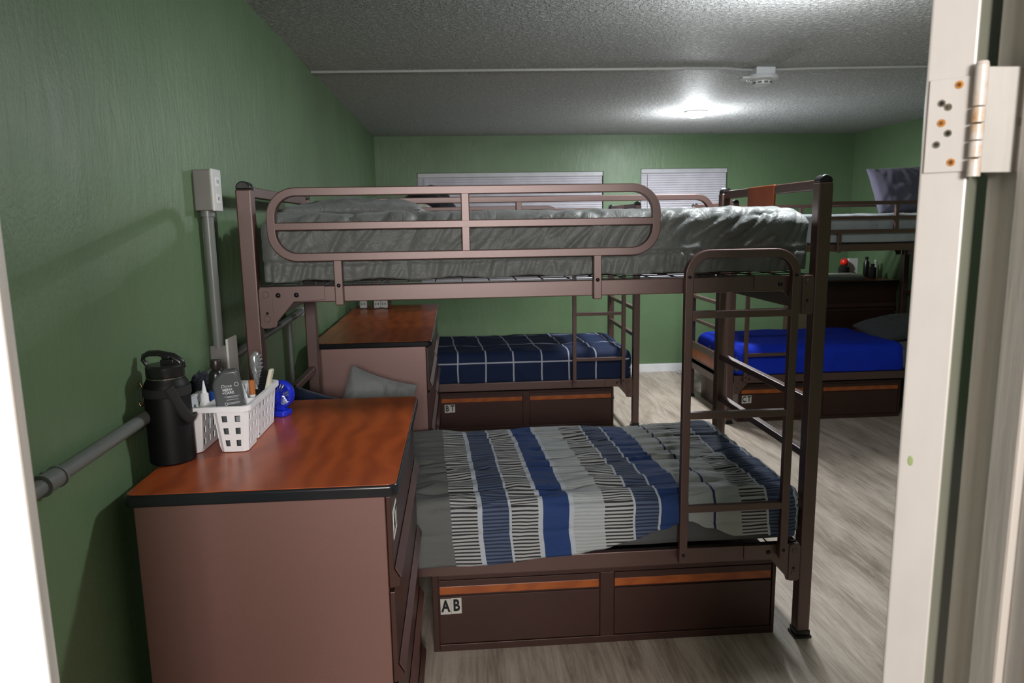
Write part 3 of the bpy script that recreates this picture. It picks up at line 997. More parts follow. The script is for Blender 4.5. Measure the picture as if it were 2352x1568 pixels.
def soft_box(name, mt, x0, x1, y0, y1, z0, z1, r, cell, disp, parent=None, bottom=True, hem=None, solid=0, uvshift=None, rz=None):
    """rounded slab of bedding; disp(p, n) pushes the surface along its normal; uv in metres"""
    bm = bmesh.new()
    uvl = bm.loops.layers.uv.new('uv')
    rz = rz or r
    nx = max(2, int((x1 - x0) / cell)); ny = max(2, int((y1 - y0) / cell)); nzz = max(3, int((z1 - z0) / cell))
    zf = hem or (lambda x, y: z0)

    def place(p):
        lo = Vector((x0 + r, y0 + r, z0 + (r if bottom else -10)))
        hi = Vector((x1 - r, y1 - r, z1 - r))
        q = Vector((min(max(p.x, lo.x), hi.x), min(max(p.y, lo.y), hi.y), min(max(p.z, lo.z), hi.z)))
        d = p - q
        n = d.normalized() if d.length > 1e-9 else Vector((0, 0, 1))
        # cube-face point -> rounded point
        s = q + n * r
        return s, n

    def grid(f, nu, nv, uvf, flip):
        vs = []
        for j in range(nv + 1):
            row = []
            for i in range(nu + 1):
                p = f(i / nu, j / nv)
                s, n = place(p)
                if not bottom and p.z < z1 - r:
                    h = zf(s.x, s.y)
                    t = (p.z - z0) / max(1e-6, (z1 - r - z0))
                    s.z = h + (z1 - r - h) * max(0, t)
                s = s + n * disp(s, n)
                row.append((bm.verts.new(s), uvf(p, s)))
            vs.append(row)
        for j in range(nv):
            for i in range(nu):
                q = [vs[j][i], vs[j][i + 1], vs[j + 1][i + 1], vs[j + 1][i]]
                if flip:
                    q = q[::-1]
                f_ = bm.faces.new([a[0] for a in q])
                f_.smooth = True
                for l, a in zip(f_.loops, q):
                    l[uvl].uv = a[1]

    sh = uvshift or (lambda s: 0)
    V = Vector
    grid(lambda a, b: V((x0 + (x1 - x0) * a, y0 + (y1 - y0) * b, z1)), nx, ny, lambda p, s: (p.x + sh(s), (p.y - y0) + (z1 - z0)), False)
    grid(lambda a, b: V((x0 + (x1 - x0) * a, y0, z0 + (z1 - z0) * b)), nx, nzz, lambda p, s: (p.x + sh(s), s.z - z0), False)
    grid(lambda a, b: V((x0 + (x1 - x0) * a, y1, z0 + (z1 - z0) * b)), nx, nzz, lambda p, s: (p.x + sh(s), (y1 - y0) + 2 * (z1 - z0) - (s.z - z0)), True)
    grid(lambda a, b: V((x0, y0 + (y1 - y0) * a, z0 + (z1 - z0) * b)), ny, nzz, lambda p, s: (x0 - (z1 - s.z) + sh(s), (p.y - y0) + (z1 - z0)), True)
    grid(lambda a, b: V((x1, y0 + (y1 - y0) * a, z0 + (z1 - z0) * b)), ny, nzz, lambda p, s: (x1 + (z1 - s.z) + sh(s), (p.y - y0) + (z1 - z0)), False)
    if bottom:
        grid(lambda a, b: V((x0 + (x1 - x0) * a, y0 + (y1 - y0) * b, z0)), nx, ny, lambda p, s: (p.x, p.y), True)
    bmesh.ops.remove_doubles(bm, verts=bm.verts, dist=0.0008)
    bmesh.ops.recalc_face_normals(bm, faces=bm.faces)
    me = bpy.data.meshes.new(name)
    bm.to_mesh(me); bm.free()
    me.materials.append(mt)
    o = bpy.data.objects.new(name, me)
    COL.objects.link(o)
    if solid:
        md = o.modifiers.new('solidify', 'SOLIDIFY'); md.thickness = solid; md.offset = -1
    if parent is not None:
        o.parent = parent
    return o


def pillow(name, mt, w_, h_, t_, loc, rot, label, cat='pillow', seed=0, amp=0.012, n=36, pinch=0.75, group=None, roll=0.0):
    """pillow lying in its xy plane, centre at the origin"""
    bm = bmesh.new()
    for sgn in (1, -1):
        vs = []
        for j in range(n + 1):
            row = []
            for i in range(n + 1):
                a, b = 2 * i / n - 1, 2 * j / n - 1
                ea, eb = 1 - abs(a) ** 2.6, 1 - abs(b) ** 2.6
                th = (max(0, ea) * max(0, eb)) ** 0.45
                # sides bow in between the corners
                k = 1 - 0.06 * (1 - b * b) * abs(a) ** 3
                k2 = 1 - 0.08 * (1 - a * a) * abs(b) ** 3
                x, y = a * w_ / 2 * k, b * h_ / 2 * k2
                z = sgn * t_ / 2 * th
                d = amp * (nz(x * 9 + seed, y * 9, sgn * 3 + seed) + 0.6 * ridged(x * 14 + seed, y * 8, seed)) * th
                row.append(bm.verts.new((x * math.cos(roll) - y * math.sin(roll), x * math.sin(roll) + y * math.cos(roll), z + d)))
            vs.append(row)
        for j in range(n):
            for i in range(n):
                q = [vs[j][i], vs[j][i + 1], vs[j + 1][i + 1], vs[j + 1][i]]
                f = bm.faces.new(q if sgn > 0 else q[::-1]); f.smooth = True
    bmesh.ops.remove_doubles(bm, verts=bm.verts, dist=0.0005)
    bmesh.ops.recalc_face_normals(bm, faces=bm.faces)
    me = bpy.data.meshes.new(name); bm.to_mesh(me); bm.free()
    me.materials.append(mt)
    o = bpy.data.objects.new(name, me); COL.objects.link(o)
    o.location = loc; o.rotation_euler = rot
    return tag(o, label, cat, group)


flat0 = lambda p, n: 0.0

# mattresses
MX0, MX1 = 0.066, BL - 0.066


def mattress(X, Y, z, label, h=0.165, x0=None, mt=None, yi=0.016):
    o = soft_box('mattress', mt or M_SHEET, X + (x0 or MX0), X + MX1, Y + yi, Y + BW - 0.020 - yi, z, z + h, 0.035, 0.03,
                 lambda p, n: 0.003 * nz(p.x * 6, p.y * 6, p.z * 6))
    return tag(o, label, 'mattress', 'grey sheeted mattresses')


mattress(XA, YA, 0.3895, 'grey sheeted mattress showing below the striped quilt on the near lower bunk')
mattress(XA, YA, 1.402, 'mattress inside the grey satin comforter of the near upper bunk', 0.16, yi=0.052)
mattress(XBb, YBb, 0.3895, 'mattress under the navy checked quilt')
mattress(XBb, YBb, 1.3895, 'mattress on the upper bunk by the back wall')
mattress(XCb, YCb, 0.3895, 'grey sheeted mattress under the bright blue blanket')
mattress(XCb, YCb, 1.3895, 'mattress under the pale bedding of the right upper bunk')


# grey comforter of the near upper bunk
def crease(x, y, z, w_):
    return math.exp(-(nz(x, y, z) / w_) ** 2)


def comf_disp(p, n):
    side = abs(n.y)
    top = max(0, n.z)
    end = abs(n.x)
    d = 0
    if side > 0.05:
        seam = 1.462 + 0.010 * nz(p.x * 3, 5) + 0.010 * (p.x - 1.0)
        if p.z > seam:
            q = p.x - 0.62 * (p.z - 1.46) - 0.5 * (p.z - 1.46) ** 2
            w_ = 0.5 * nz(p.x * 2.5, p.z * 5, 9)
            k = min(1, (p.z - seam) / 0.03)
            amt = 0.55 + 0.45 * min(1, max(0, (p.x - 0.5) / 1.0)) + 0.3 * nz(p.x * 2, 3)
            d += side * k * amt * (0.010 * nz(q * 6, p.z * 3 + w_, 2) - 0.011 * crease(q * 9 + w_, p.z * 2.5, 7, 0.11) - 0.006 * crease(q * 17 + w_ * 2, p.z * 6, 3, 0.12) + 0.005 * nz(q * 24, p.z * 10, 5))
        else:
            q = p.x - 0.25 * (p.z - 1.46)
            env = 0.5 + 0.5 * nz(p.x * 3, 1, 4)
            d += side * (0.0035 * math.sin(q * 170 + 6 * nz(p.x * 8, p.z * 6)) * env + 0.006 * nz(q * 26, p.z * 6, 5) - 0.006 * crease(q * 22, p.z * 5, 8, 0.12))
        d -= side * 0.009 * math.exp(-((p.z - seam) / 0.006) ** 2)
    if top > 0.05:
        w_ = nz(p.y * 3, p.x * 2)
        d += top * (0.010 * nz(p.x * 5 + w_, p.y * 10, 1) - 0.010 * crease(p.x * 4 + w_, p.y * 12, 6, 0.12) + 0.006 * nz(p.x * 14, p.y * 16, 2))
    if end > 0.3:
        d -= end * 0.010 * crease(p.y * 8 + p.z * 2, p.z * 3, 6, 0.12)
    return max(d * 1.25 + 0.003, -0.028)


comf = soft_box('comforter', M_COMF, XA + 0.060, XA + BL - 0.058, 0.012, 0.950, 1.3935, 1.617, 0.055, 0.0065, comf_disp,
                bottom=False, solid=0.006, hem=lambda x, y: 1.3985 + 0.005 * nz(x * 7, y * 3) + 0.003 * math.sin(x * 26))
tag(comf, 'wrinkled grey satin comforter covering the near upper bunk', 'comforter')
pillow('pillow', M_COMF, 0.50, 0.60, 0.09, (XA + 0.34, 0.46, 1.632), (0, 0, 0), 'grey pillow at the left end of the near upper bunk', seed=3)


# striped quilt of the near lower bunk
def lerp_tab(tab):
    def f(x):
        if x <= tab[0][0]:
            return tab[0][1]
        for (a, va), (b, vb) in zip(tab, tab[1:]):
            if x <= b:
                t = (x - a) / (b - a)
                t = t * t * (3 - 2 * t)
                return va + (vb - va) * t
        return tab[-1][1]
    return f


hemA = lerp_tab([(0.1, 0.366), (0.63, 0.366), (0.85, 0.367), (1.15, 0.388), (1.28, 0.404), (1.39, 0.434), (1.50, 0.470), (1.60, 0.500), (1.68, 0.468), (1.78, 0.434), (1.90, 0.428), (2.02, 0.415)])


def quilt_disp(p, n):
    d = 0
    top = max(0, n.z)
    side = abs(n.y)
    end = abs(n.x)
    w_ = 0.6 * nz(p.x * 2.2, p.y * 3, 4)
    if top > 0.02:
        seam = abs(((p.y + 0.02 * nz(p.x * 3, 2)) / 0.115) % 1.0 - 0.5) * 2      # 1 on quilting seams
        d += top * (0.007 * ridged(p.x * 3.0 + w_, p.y * 15 + w_ * 2, 5) + 0.006 * nz(p.x * 5, p.y * 22, 1) + 0.008 * nz(p.x * 3, p.y * 4, 8) - 0.008 * max(0, seam - 0.72) / 0.28)
        d += top * 0.004 * math.exp(-((p.y - 0.16) / 0.03) ** 2)
    if side > 0.05:
        d += side * (0.005 * nz(p.x * 6 + p.z * 2, p.z * 5, 6) + 0.0035 * ridged(p.x * 8 - p.z * 6, p.z * 4, 3) - 0.006 * math.exp(-((p.z - 0.485 - 0.02 * nz(p.x * 5, 1)) / 0.007) ** 2))
    if end > 0.3:
        d += end * 0.006 * ridged(p.y * 6, p.z * 25, 3)
    return d


quilt = soft_box('quilt', M_QUILT, XA + 0.062, XA + BL - 0.056, -0.0145, 0.958, 0.366, 0.601, 0.060, 0.0085, quilt_disp, bottom=False, solid=0.008,
                 hem=lambda x, y: hemA(x) if y < 0.5 else 0.40,
                 uvshift=lambda s: 0.050 * max(0, min(1, (s.y - 0.0) / 0.95)) + 0.008 * nz(s.x * 2, s.y * 5, s.z * 6) + 0.003 * nz(s.x * 6, s.y * 25, s.z * 18) - (0.0 if s.z > 0.52 else 0.10 * (0.52 - s.z) * 1.0))
tag(quilt, 'blue, white and grey striped quilt on the near lower bunk', 'quilt')
pillow('pillow', M_PILLOW, 0.30, 0.36, 0.11, (XA + 0.33, 0.60, 0.775), (math.radians(75), 0, math.radians(15)), 'grey pillow propped up on the near lower bunk behind the dresser', seed=5, amp=0.020, roll=math.radians(-22))
pillow('pillow', M_NAVYP, 0.40, 0.34, 0.12, (XA + 0.20, 0.30, 0.770), (math.radians(62), math.radians(12), math.radians(-10)), 'navy pillow with pale edge behind the nearest dresser', seed=8)

# navy windowpane quilt, back bunk
qb = soft_box('quilt', M_WINDOWPANE, XBb + 0.062, XBb + BL - 0.056, YBb + 0.006, YBb + 0.955, 0.372, 0.612, 0.07, 0.014,
              lambda p, n: 0.009 * nz(p.x * 4, p.y * 7, p.z * 5) + 0.004 * ridged(p.x * 5, p.y * 12, p.z * 6), bottom=False, solid=0.008,
              hem=lambda x, y: 0.388 + 0.006 * nz(x * 5, 1),
              uvshift=lambda s: 0.010 * nz(s.x * 3, s.y * 6, s.z * 5) + 0.06 * (s.y - YBb))
tag(qb, 'navy quilt with a white windowpane check on the back lower bunk', 'quilt')
# back upper bunk: pillow and heap of clothes
pillow('pillow', M_CREAM, 0.42, 0.30, 0.13, (XBb + 0.26, YBb + 0.44, 1.665), (math.radians(16), 0, math.radians(6)), 'cream pillow on the upper bunk by the back wall', seed=11)


def heap(name, mt, loc, r, h, label, cat, seed=0, sx=1, sy=1, group=None):
    bm = bmesh.new()
    bmesh.ops.create_icosphere(bm, subdivisions=4, radius=1)
    for v in bm.verts:
        d = v.co.normalized()
        k = 1 + 0.28 * nz(d.x * 2 + seed, d.y * 2, d.z * 2) + 0.14 * ridged(d.x * 3.5, d.y * 3.5 + seed, d.z * 3.5)
        v.co = Vector((d.x * r * sx * k, d.y * r * sy * k, max(0, d.z + 0.35) * h / 1.35 * (0.8 + 0.3 * k)))
    for f in bm.faces:
        f.smooth = True
    me = bpy.data.meshes.new(name); bm.to_mesh(me); bm.free()
    me.materials.append(mt)
    o = bpy.data.objects.new(name, me); COL.objects.link(o); o.location = loc
    return tag(o, label, cat, group)


heap('clothing_heap', M_BLACKCL, (XBb + 0.40, YBb + 0.76, 1.560), 0.17, 0.30, 'black clothing heaped on the upper bunk by the back wall', 'clothes', 3, 1.3, 0.7)
# bright blue blanket, grey sheet and pillow on the right bunk
bb = soft_box('blanket', M_BLUE, XCb + 0.062, XCb + 1.46, YCb + 0.004, YCb + 0.955, 0.372, 0.605, 0.085, 0.014,
              lambda p, n: 0.008 * nz(p.x * 3, p.y * 4, p.z * 4) + 0.004 * ridged(p.x * 4, p.y * 6, p.z * 4), bottom=False, solid=0.008,
              hem=lambda x, y: 0.389 + 0.004 * nz(x * 5, 1))
tag(bb, 'bright royal blue blanket tucked over the right lower bunk', 'blanket')
pillow('pillow', M_DKGREY, 0.55, 0.42, 0.15, (XCb + 1.66, YCb + 0.50, 0.650), (math.radians(10), math.radians(-8), 0.1), 'dark grey pillow beyond the blue blanket on the right lower bunk', seed=15)
pc = soft_box('bedspread', M_PALE, XCb + 0.060, XCb + BL - 0.056, YCb + 0.010, YCb + 0.950, 1.387, 1.605, 0.05, 0.016,
              lambda p, n: 0.007 * nz(p.x * 5, p.y * 9, p.z * 5) + 0.004 * ridged(p.x * 6, p.y * 12, p.z * 6), bottom=False, solid=0.006, hem=lambda x, y: 1.394)
tag(pc, 'pale grey bedspread on the right upper bunk', 'bedspread')
pillow('pillow', M_PURP, 0.62, 0.42, 0.15, (XCb + 1.645, YCb + 0.48, 1.80), (math.radians(66), 0, math.radians(5)), 'purple-grey pillow propped upright on the right upper bunk', seed=21, amp=0.012, roll=math.radians(3))
heap('rag', M_RAG, (3.13, 4.80, 0), 0.06, 0.05, 'crumpled white cloth on the floor by the back wall', 'cloth', 9, 1.1, 0.8)

# ------------------------------------------------------------------ conduit on the left wall
e = empty('outlet_box', 'upper grey outlet box with white plate on the left wall by the bunk post', 'outlet', (0, -0.115, 1.63))
m = MB(); m.box(0.0, 0.052, -0.036, 0.036, 0, 0.122); m.build('box_body', M_GREYBOX, e, 0.003)
m = MB(); m.box(0.052, 0.060, -0.040, 0.040, -0.002, 0.125); po = m.build('cover_plate', M_PLATE, e, 0.003)
m = MB()
for z in (0.036, 0.087):
    m = MB()
    m.box(0.0595, 0.0615, -0.016, 0.016, z - 0.014, z + 0.014, 0)
    for yy in (-0.006, 0.006):
        m.box(0.0614, 0.0619, yy - 0.0015, yy + 0.0015, z - 0.005, z + 0.006, 1)
    m.build('socket', [M_WHITE, M_DARKHOLE], po)
m = MB(); m.tube([(0.024, -0.115, 1.20), (0.024, -0.115, 1.635)], 0.0165, 20)
m.cyl((0.024, -0.115, 1.612), (0.024, -0.115, 1.630), 0.021, n=20)
tag(m.build('conduit', M_PIPE, smooth='auto'), 'vertical grey conduit between the two outlet boxes on the left wall', 'conduit')
e = empty('outlet_box', 'lower grey outlet box with white plate on the left wall behind the caddy', 'outlet', (0, -0.085, 1.112))
m = MB(); m.box(0.0, 0.050, -0.045, 0.030, 0, 0.098); m.box(0, 0.04, -0.028, 0.012, -0.04, 0); m.build('box_body', M_GREYBOX, e, 0.004)
m = MB(); m.box(0.050, 0.058, -0.046, 0.050, -0.006, 0.118); m.build('cover_plate', M_PLATE, e, 0.003)
m = MB(); m.tube([(0.024, -1.25, 1.115), (0.024, -0.14, 1.135)], 0.0155, 20)
m.cyl((0.024, -1.115, 1.1175), (0.024, -1.075, 1.118), 0.0195, n=20)
m.cyl((0.024, -1.124, 1.1175), (0.024, -1.117, 1.118), 0.0215, n=20)
m.cyl((0.024, -1.073, 1.1175), (0.024, -1.066, 1.118), 0.0215, n=20)
tag(m.build('conduit', M_PIPE, smooth='auto'), 'horizontal grey conduit with a coupling low on the left wall in front of the bottle', 'conduit')
m = MB(); m.tube([(0.024, -0.05, 1.150), (0.024, 1.10, 1.172)], 0.0155, 20)
m.tube([(0.020, 0.86, 1.17), (0.020, 0.86, 0.40)], 0.010, 12)
tag(m.build('conduit', M_PIPE, smooth='auto'), 'grey conduit running along the wall inside the near bunk bed', 'conduit')
m = MB(); m.tube([(0.026, 1.09, 1.172), (0.026, 1.125, 1.172), (0.022, 1.135, 1.166), (0.006, 1.137, 1.16)], 0.019, 16)
tag(m.build('conduit_elbow', M_WHITE, smooth='auto'), 'white end fitting on the conduit above the second dresser', 'fitting')

# adapters on the far dresser top
for i, (x, y) in enumerate(((0.115, 2.68), (0.215, 2.66), (0.262, 2.655))):
    e = empty('power_adapter', ['small white power adapter with two sockets on the farthest left dresser', 'white power adapter in the middle of three on the far dresser',
                                'rightmost white power adapter on the far dresser'][i], 'adapter', (x, y, 1.006), 0, 'white power adapters')
    m = MB(); m.box(-0.024, 0.024, -0.02, 0.02, 0, 0.055); m.build('adapter_body', M_PLATE, e, 0.005)
    m = MB()
    for k in (-0.009, 0.009):
        m.box(k - 0.003, k + 0.003, -0.0212, -0.0198, 0.024, 0.034)
    m.build('slots', M_DARKHOLE, e)
m = MB()
random.seed(2)
pts = [(0.10 + 0.02 * i + 0.008 * math.sin(i * 1.7), 2.60 + 0.03 * math.sin(i * 1.1), 1.0085) for i in range(12)]
m.tube(pts, 0.003, 8)
tag(m.build('loose_wire', M_BLACK, smooth='auto'), 'thin black cord lying in front of the white adapters', 'cord')

# ------------------------------------------------------------------ things on the near dresser
ZT = 1.0052
# insulated bottle
e = empty('water_bottle', 'tall matte black insulated water bottle on the near dresser against the wall', 'water bottle', (0.066, -0.642, ZT), math.radians(0))
M_BOT = simple('black_powder_bottle', (0.005, 0.005, 0.006), 0.5, 0, 0.25, bmp=0.15, bscale=900)
m = MB(); m.lathe([(0, 0), (0.050, 0), (0.053, 0.004), (0.053, 0.188), (0.050, 0.200), (0.045, 0.208), (0.0445, 0.212), (0, 0.212)], n=48); m.build('bottle_body', M_BOT, e, smooth='auto')
m = MB(); m.lathe([(0, 0.212), (0.0435, 0.212), (0.0435, 0.2145), (0, 0.2145)], n=48); m.build('steel_ring', M_CHROME, e, smooth='auto')
m = MB(); m.lathe([(0, 0.2145), (0.043, 0.2145), (0.044, 0.218), (0.044, 0.240), (0.040, 0.245), (0, 0.246)], n=48)
m.box(-0.006, 0.026, -0.012, 0.012, 0.244, 0.257)
lid = m.build('lid', M_BLACK, e, 0.002, smooth='auto')
m = MB(); m.tube([(0.042, 0, 0.234), (0.040, 0, 0.250), (0.022, 0, 0.264), (-0.012, 0, 0.272), (-0.036, 0, 0.272), (-0.048, 0, 0.266), (-0.050, 0, 0.257), (-0.043, 0, 0.245), (-0.036, 0, 0.232)], 0.0052, 10, flat=1.8)
m.build('carry_loop', M_BLACK, lid, smooth=True)
m = MB(); m.box(-0.004, 0.016, -0.009, 0.009, 0.257, 0.266); m.build('spout', M_BLACK, lid, 0.003)
m = MB(); m.lathe([(0.0535, 0.168), (0.0555, 0.170), (0.0555, 0.188), (0.0535, 0.190)], n=48)
pts = []
for i in range(14):
    t = i / 13
    a = -PI / 2 + 0.45 + 1.15 * t
    pts.append((0.060 * math.cos(a), 0.060 * math.sin(a), 0.196 - 0.088 * math.sin(PI * t * 0.62)))
m.tube(pts, 0.0055, 8, flat=2.3)
m.build('strap', simple('black_webbing', (0.012, 0.012, 0.012), 0.8), e, smooth='auto')
m = MB()
ring = [(-0.062 + 0.007 * math.cos(a), -0.006, 0.172 + 0.030 * math.sin(a)) for a in [k * PI / 10 for k in range(21)]]
m.tube(ring, 0.0022, 8)
m.build('carabiner', simple('bronze_metal', (0.35, 0.26, 0.14), 0.3, 1.0), e, smooth=True)


# white plastic caddy: three perforated bins under one rim
def holed_panel(mb, p00, p10, p11, p01, cols, rows, fr, holes):
    """bilinear panel with square holes; fr = border fraction"""
    nu, nv = cols * 3 + 0, rows * 3
    us = [0.0]; vs = [0.0]
    for i in range(cols):
        c = (i + 0.5) / cols
        us += [c - 0.21 / cols, c + 0.21 / cols]
    us.append(1.0)
    for i in range(rows):
        c = 0.06 + 0.84 * (i + 0.5) / rows
        vs += [c - 0.22 / rows, c + 0.22 / rows]
    vs.append(1.0)
    a, b, c_, d = map(Vector, (p00, p10, p11, p01))
    G = [[mb.bm.verts.new((a * (1 - u) + b * u) * (1 - v) + (d * (1 - u) + c_ * u) * v) for u in us] for v in vs]
    for j in range(len(vs) - 1):
        for i in range(len(us) - 1):
            if i % 2 == 1 and j % 2 == 1 and holes:
                continue
            mb.face([G[j][i], G[j][i + 1], G[j + 1][i + 1], G[j + 1][i]])


CADX, CADY = 0.0, 0.0
cad = empty('shower_caddy', 'white perforated plastic caddy full of toiletries on the near dresser', 'caddy', (0.165, -0.45, ZT))
cx0, cy0 = 0.165, -0.45
CH = 0.124


def caddy_bin(x0, x1, y0, y1, cn, rn, ch=0.009):
    """bin between floor rectangle (x0..x1, y0..y1) flaring to the rim; chamfered corners"""
    x0 -= cx0; x1 -= cx0; y0 -= cy0; y1 -= cy0
    fl = 0.010
    mb = MB()

    def ringpts(g, z):
        a, b, c, d = x0 - g, x1 + g, y0 - g, y1 + g
        return [(a + ch, c, z), (b - ch, c, z), (b, c + ch, z), (b, d - ch, z), (b - ch, d, z), (a + ch, d, z), (a, d - ch, z), (a, c + ch, z)]
    lo, hi = ringpts(0, 0.0015), ringpts(fl, CH - 0.006)
    for i in range(8):
        j = (i + 1) % 8
        if i % 2 == 0:
            holed_panel(mb, lo[i], lo[j], hi[j], hi[i], cn if i in (0, 4) else rn, 3, 0.1, True)
        else:
            mb.face([mb.bm.verts.new(q) for q in (lo[i], lo[j], hi[j], hi[i])])
    mb.face([mb.bm.verts.new(q) for q in lo][::-1])
    bmesh.ops.remove_doubles(mb.bm, verts=mb.bm.verts, dist=0.0002)
    o = mb.build('bin', M_WHITE, cad, solid=0.0022)
    return o


caddy_bin(0.168, 0.236, -0.598, -0.508, 2, 3)
caddy_bin(0.168, 0.232, -0.488, -0.307, 2, 5)
caddy_bin(0.072, 0.118, -0.598, -0.307, 2, 8)
m = MB()
# rim: flat band with outer lip, opening over the bins
ox0, ox1, oy0, oy1 = 0.055 - cx0, 0.252 - cx0, -0.616 - cy0, -0.290 - cy0
outer = rrect(ox0, ox1, oy0, oy1, 0.022, 5)
inner = rrect(ox0 + 0.012, ox1 - 0.012, oy0 + 0.012, oy1 - 0.012, 0.014, 5)
n = len(outer)
rows = [(outer, CH - 0.014), (outer, CH), (inner, CH), (inner, CH - 0.008)]
rv = [[m.bm.verts.new((a, b, z)) for a, b in pts] for pts, z in rows]
for k in range(3):
    for i in range(n):
        j = (i + 1) % n
        m.face([rv[k][i], rv[k][j], rv[k + 1][j], rv[k + 1][i]])
m.build('rim', M_WHITE, cad, solid=0.002, bevel=0.001)
m = MB(); m.box(0.126 - cx0, 0.157 - cx0, oy0 + 0.012, oy1 - 0.012, CH - 0.009, CH - 0.006)
m.build('bridge_panel', M_WHITE, cad, 0.001)

# body wash bottle (flat grey bottle with printing)
M_WASH = mat('grey_bottle_plastic', (0.075, 0.08, 0.085), 0.32, 0, 0.5)
M_PRINT = mat('pale_print', (0.55, 0.57, 0.6), 0.5)
e = empty('body_wash_bottle', 'grey flat body wash bottle with pale printing in the white caddy', 'bottle', (0.198, -0.553, ZT + 0.006))
e.rotation_euler = (math.radians(3), math.radians(-5), math.radians(8))
m = MB()
poly = [(-0.030, 0.0), (0.030, 0.0), (0.034, 0.02), (0.035, 0.19), (0.031, 0.205), (0.0, 0.206), (-0.026, 0.186), (-0.033, 0.170), (-0.034, 0.02)]
m.prism(poly, -0.016, 0.016)
m.build('bottle_body', M_WASH, e, 0.007, seg=4, smooth='auto')
m = MB()
O = -0.0163
m.text('Dove', 0.012, (0.001, O, 0.166), (1, 0, 0), (0, 0, 1), 0, shear=0.3)
m.text('MEN+', 0.0095, (0.003, O, 0.156), (1, 0, 0), (0, 0, 1), 0, offset=0.0003)
m.text('+CARE', 0.0095, (0.003, O, 0.148), (1, 0, 0), (0, 0, 1), 0, offset=0.0003)
for z, a, b in ((0.138, -0.008, 0.029), (0.135, -0.002, 0.024), (0.129, -0.004, 0.026), (0.121, -0.004, 0.028), (0.118, -0.004, 0.026), (0.080, -0.008, 0.030), (0.0775, -0.008, 0.030), (0.075, -0.008, 0.030), (0.0725, -0.008, 0.029), (0.070, -0.008, 0.030)):
    m.box(a, b, O - 0.0004, O, z - 0.0005, z + 0.0005)
for (x, z, r) in ((0.0265, 0.168, 0.0050), (0.000, 0.098, 0.0055), (-0.006, 0.119, 0.0035), (0.027, 0.101, 0.0035), (0.027, 0.094, 0.0035)):
    m.sweep([(x + r * math.cos(a * PI / 8), z + r * math.sin(a * PI / 8)) for a in range(16)], 0.0012, 0.0004, O - 0.0004)
for k in range(3):
    m.prism([(0.008 + k * 0.005, 0.102), (0.012 + k * 0.005, 0.102), (0.010 + k * 0.005, 0.095)], O - 0.0004, O)
m.build('printing', M_PRINT, e)
# dark bottle with brown cap
e = empty('lotion_bottle', 'slim dark bottle with brown-black cap and blue base behind the body wash', 'bottle', (0.142, -0.52, ZT + CH - 0.002))
e.location = (0.098, -0.415, ZT + 0.004)
e.rotation_euler = (0, math.radians(4), 0)
m = MB(); m.lathe([(0, 0), (0.017, 0), (0.019, 0.006), (0.019, 0.120), (0.0192, 0.121)], n=24); m.build('blue_band', simple('blue_label', (0.01, 0.06, 0.32), 0.3), e, smooth='auto')
m = MB(); m.lathe([(0.0188, 0.1215), (0.019, 0.165), (0.016, 0.175), (0.011, 0.180), (0.011, 0.184), (0, 0.184)], n=24); m.build('bottle_neck', M_BLACK, e, smooth='auto')
m = MB(); m.lathe([(0, 0.184), (0.0145, 0.184), (0.0150, 0.188), (0.0150, 0.204), (0.0135, 0.2075), (0, 0.2075)], n=24); m.build('cap', simple('brown_black_cap', (0.022, 0.013, 0.012), 0.35), e, smooth='auto')
# white nozzle bottle
e = empty('nozzle_bottle', 'white squeeze bottle with a long cone nozzle in the white caddy', 'bottle', (0.106, -0.505, ZT + 0.003))
m = MB(); m.lathe([(0, 0), (0.011, 0), (0.0125, 0.01), (0.016, 0.095), (0.012, 0.112), (0, 0.112)], n=24); m.build('bottle_body', M_PLATE, e, smooth='auto')
m = MB(); m.lathe([(0, 0.112), (0.0105, 0.112), (0.0100, 0.134), (0.0065, 0.136), (0.0015, 0.168), (0, 0.169)], n=20); m.build('nozzle', M_WHITE, e, smooth='auto')
# bath pouf: navy mesh ball
bm = bmesh.new()
bmesh.ops.create_icosphere(bm, subdivisions=5, radius=1)
for v in bm.verts:
    d = v.co.normalized()
    k = 1 + 0.22 * ridged(d.x * 4.2, d.y * 4.2, d.z * 4.2) + 0.12 * ridged(d.x * 9, d.y * 9, d.z * 9)
    v.co = Vector((d.x * 0.028 * k, d.y * 0.034 * k, d.z * 0.036 * k))
for f in bm.faces:
    f.smooth = True
me = bpy.data.meshes.new('bath_pouf'); bm.to_mesh(me); bm.free()
me.materials.append(fabric('navy_mesh', (0.010, 0.013, 0.026), 0.1, 0.7, 60, 0.8, 0.01))
o = bpy.data.objects.new('bath_pouf', me); COL.objects.link(o); o.location = (0.056, -0.375, ZT + 0.128)
tag(o, 'dark navy mesh bath pouf at the wall side of the white caddy', 'bath pouf')
# toothpaste tube
e = empty('toothpaste_tube', 'blue and white toothpaste tube leaning in the white caddy', 'tube', (0.2225, -0.472, ZT + 0.006))
e.rotation_euler = (math.radians(4), math.radians(-16), 0)
m = MB()
prev = None
for z, a, b in ((0, 0.012, 0.012), (0.04, 0.016, 0.013), (0.10, 0.019, 0.008), (0.150, 0.020, 0.0012)):
    ring = [m.bm.verts.new((a * math.cos(2 * PI * k / 24), b * math.sin(2 * PI * k / 24), z)) for k in range(24)]
    if prev:
        for k in range(24):
            m.face([prev[k], prev[(k + 1) % 24], ring[(k + 1) % 24], ring[k]], 0 if z < 0.12 else 1)
    else:
        m.face(ring[::-1])
    prev = ring
m.face(prev, 1)
m.build('tube_body', [simple('bright_blue_plastic', (0.01, 0.17, 0.50), 0.3), M_WHITE], e, smooth=True)
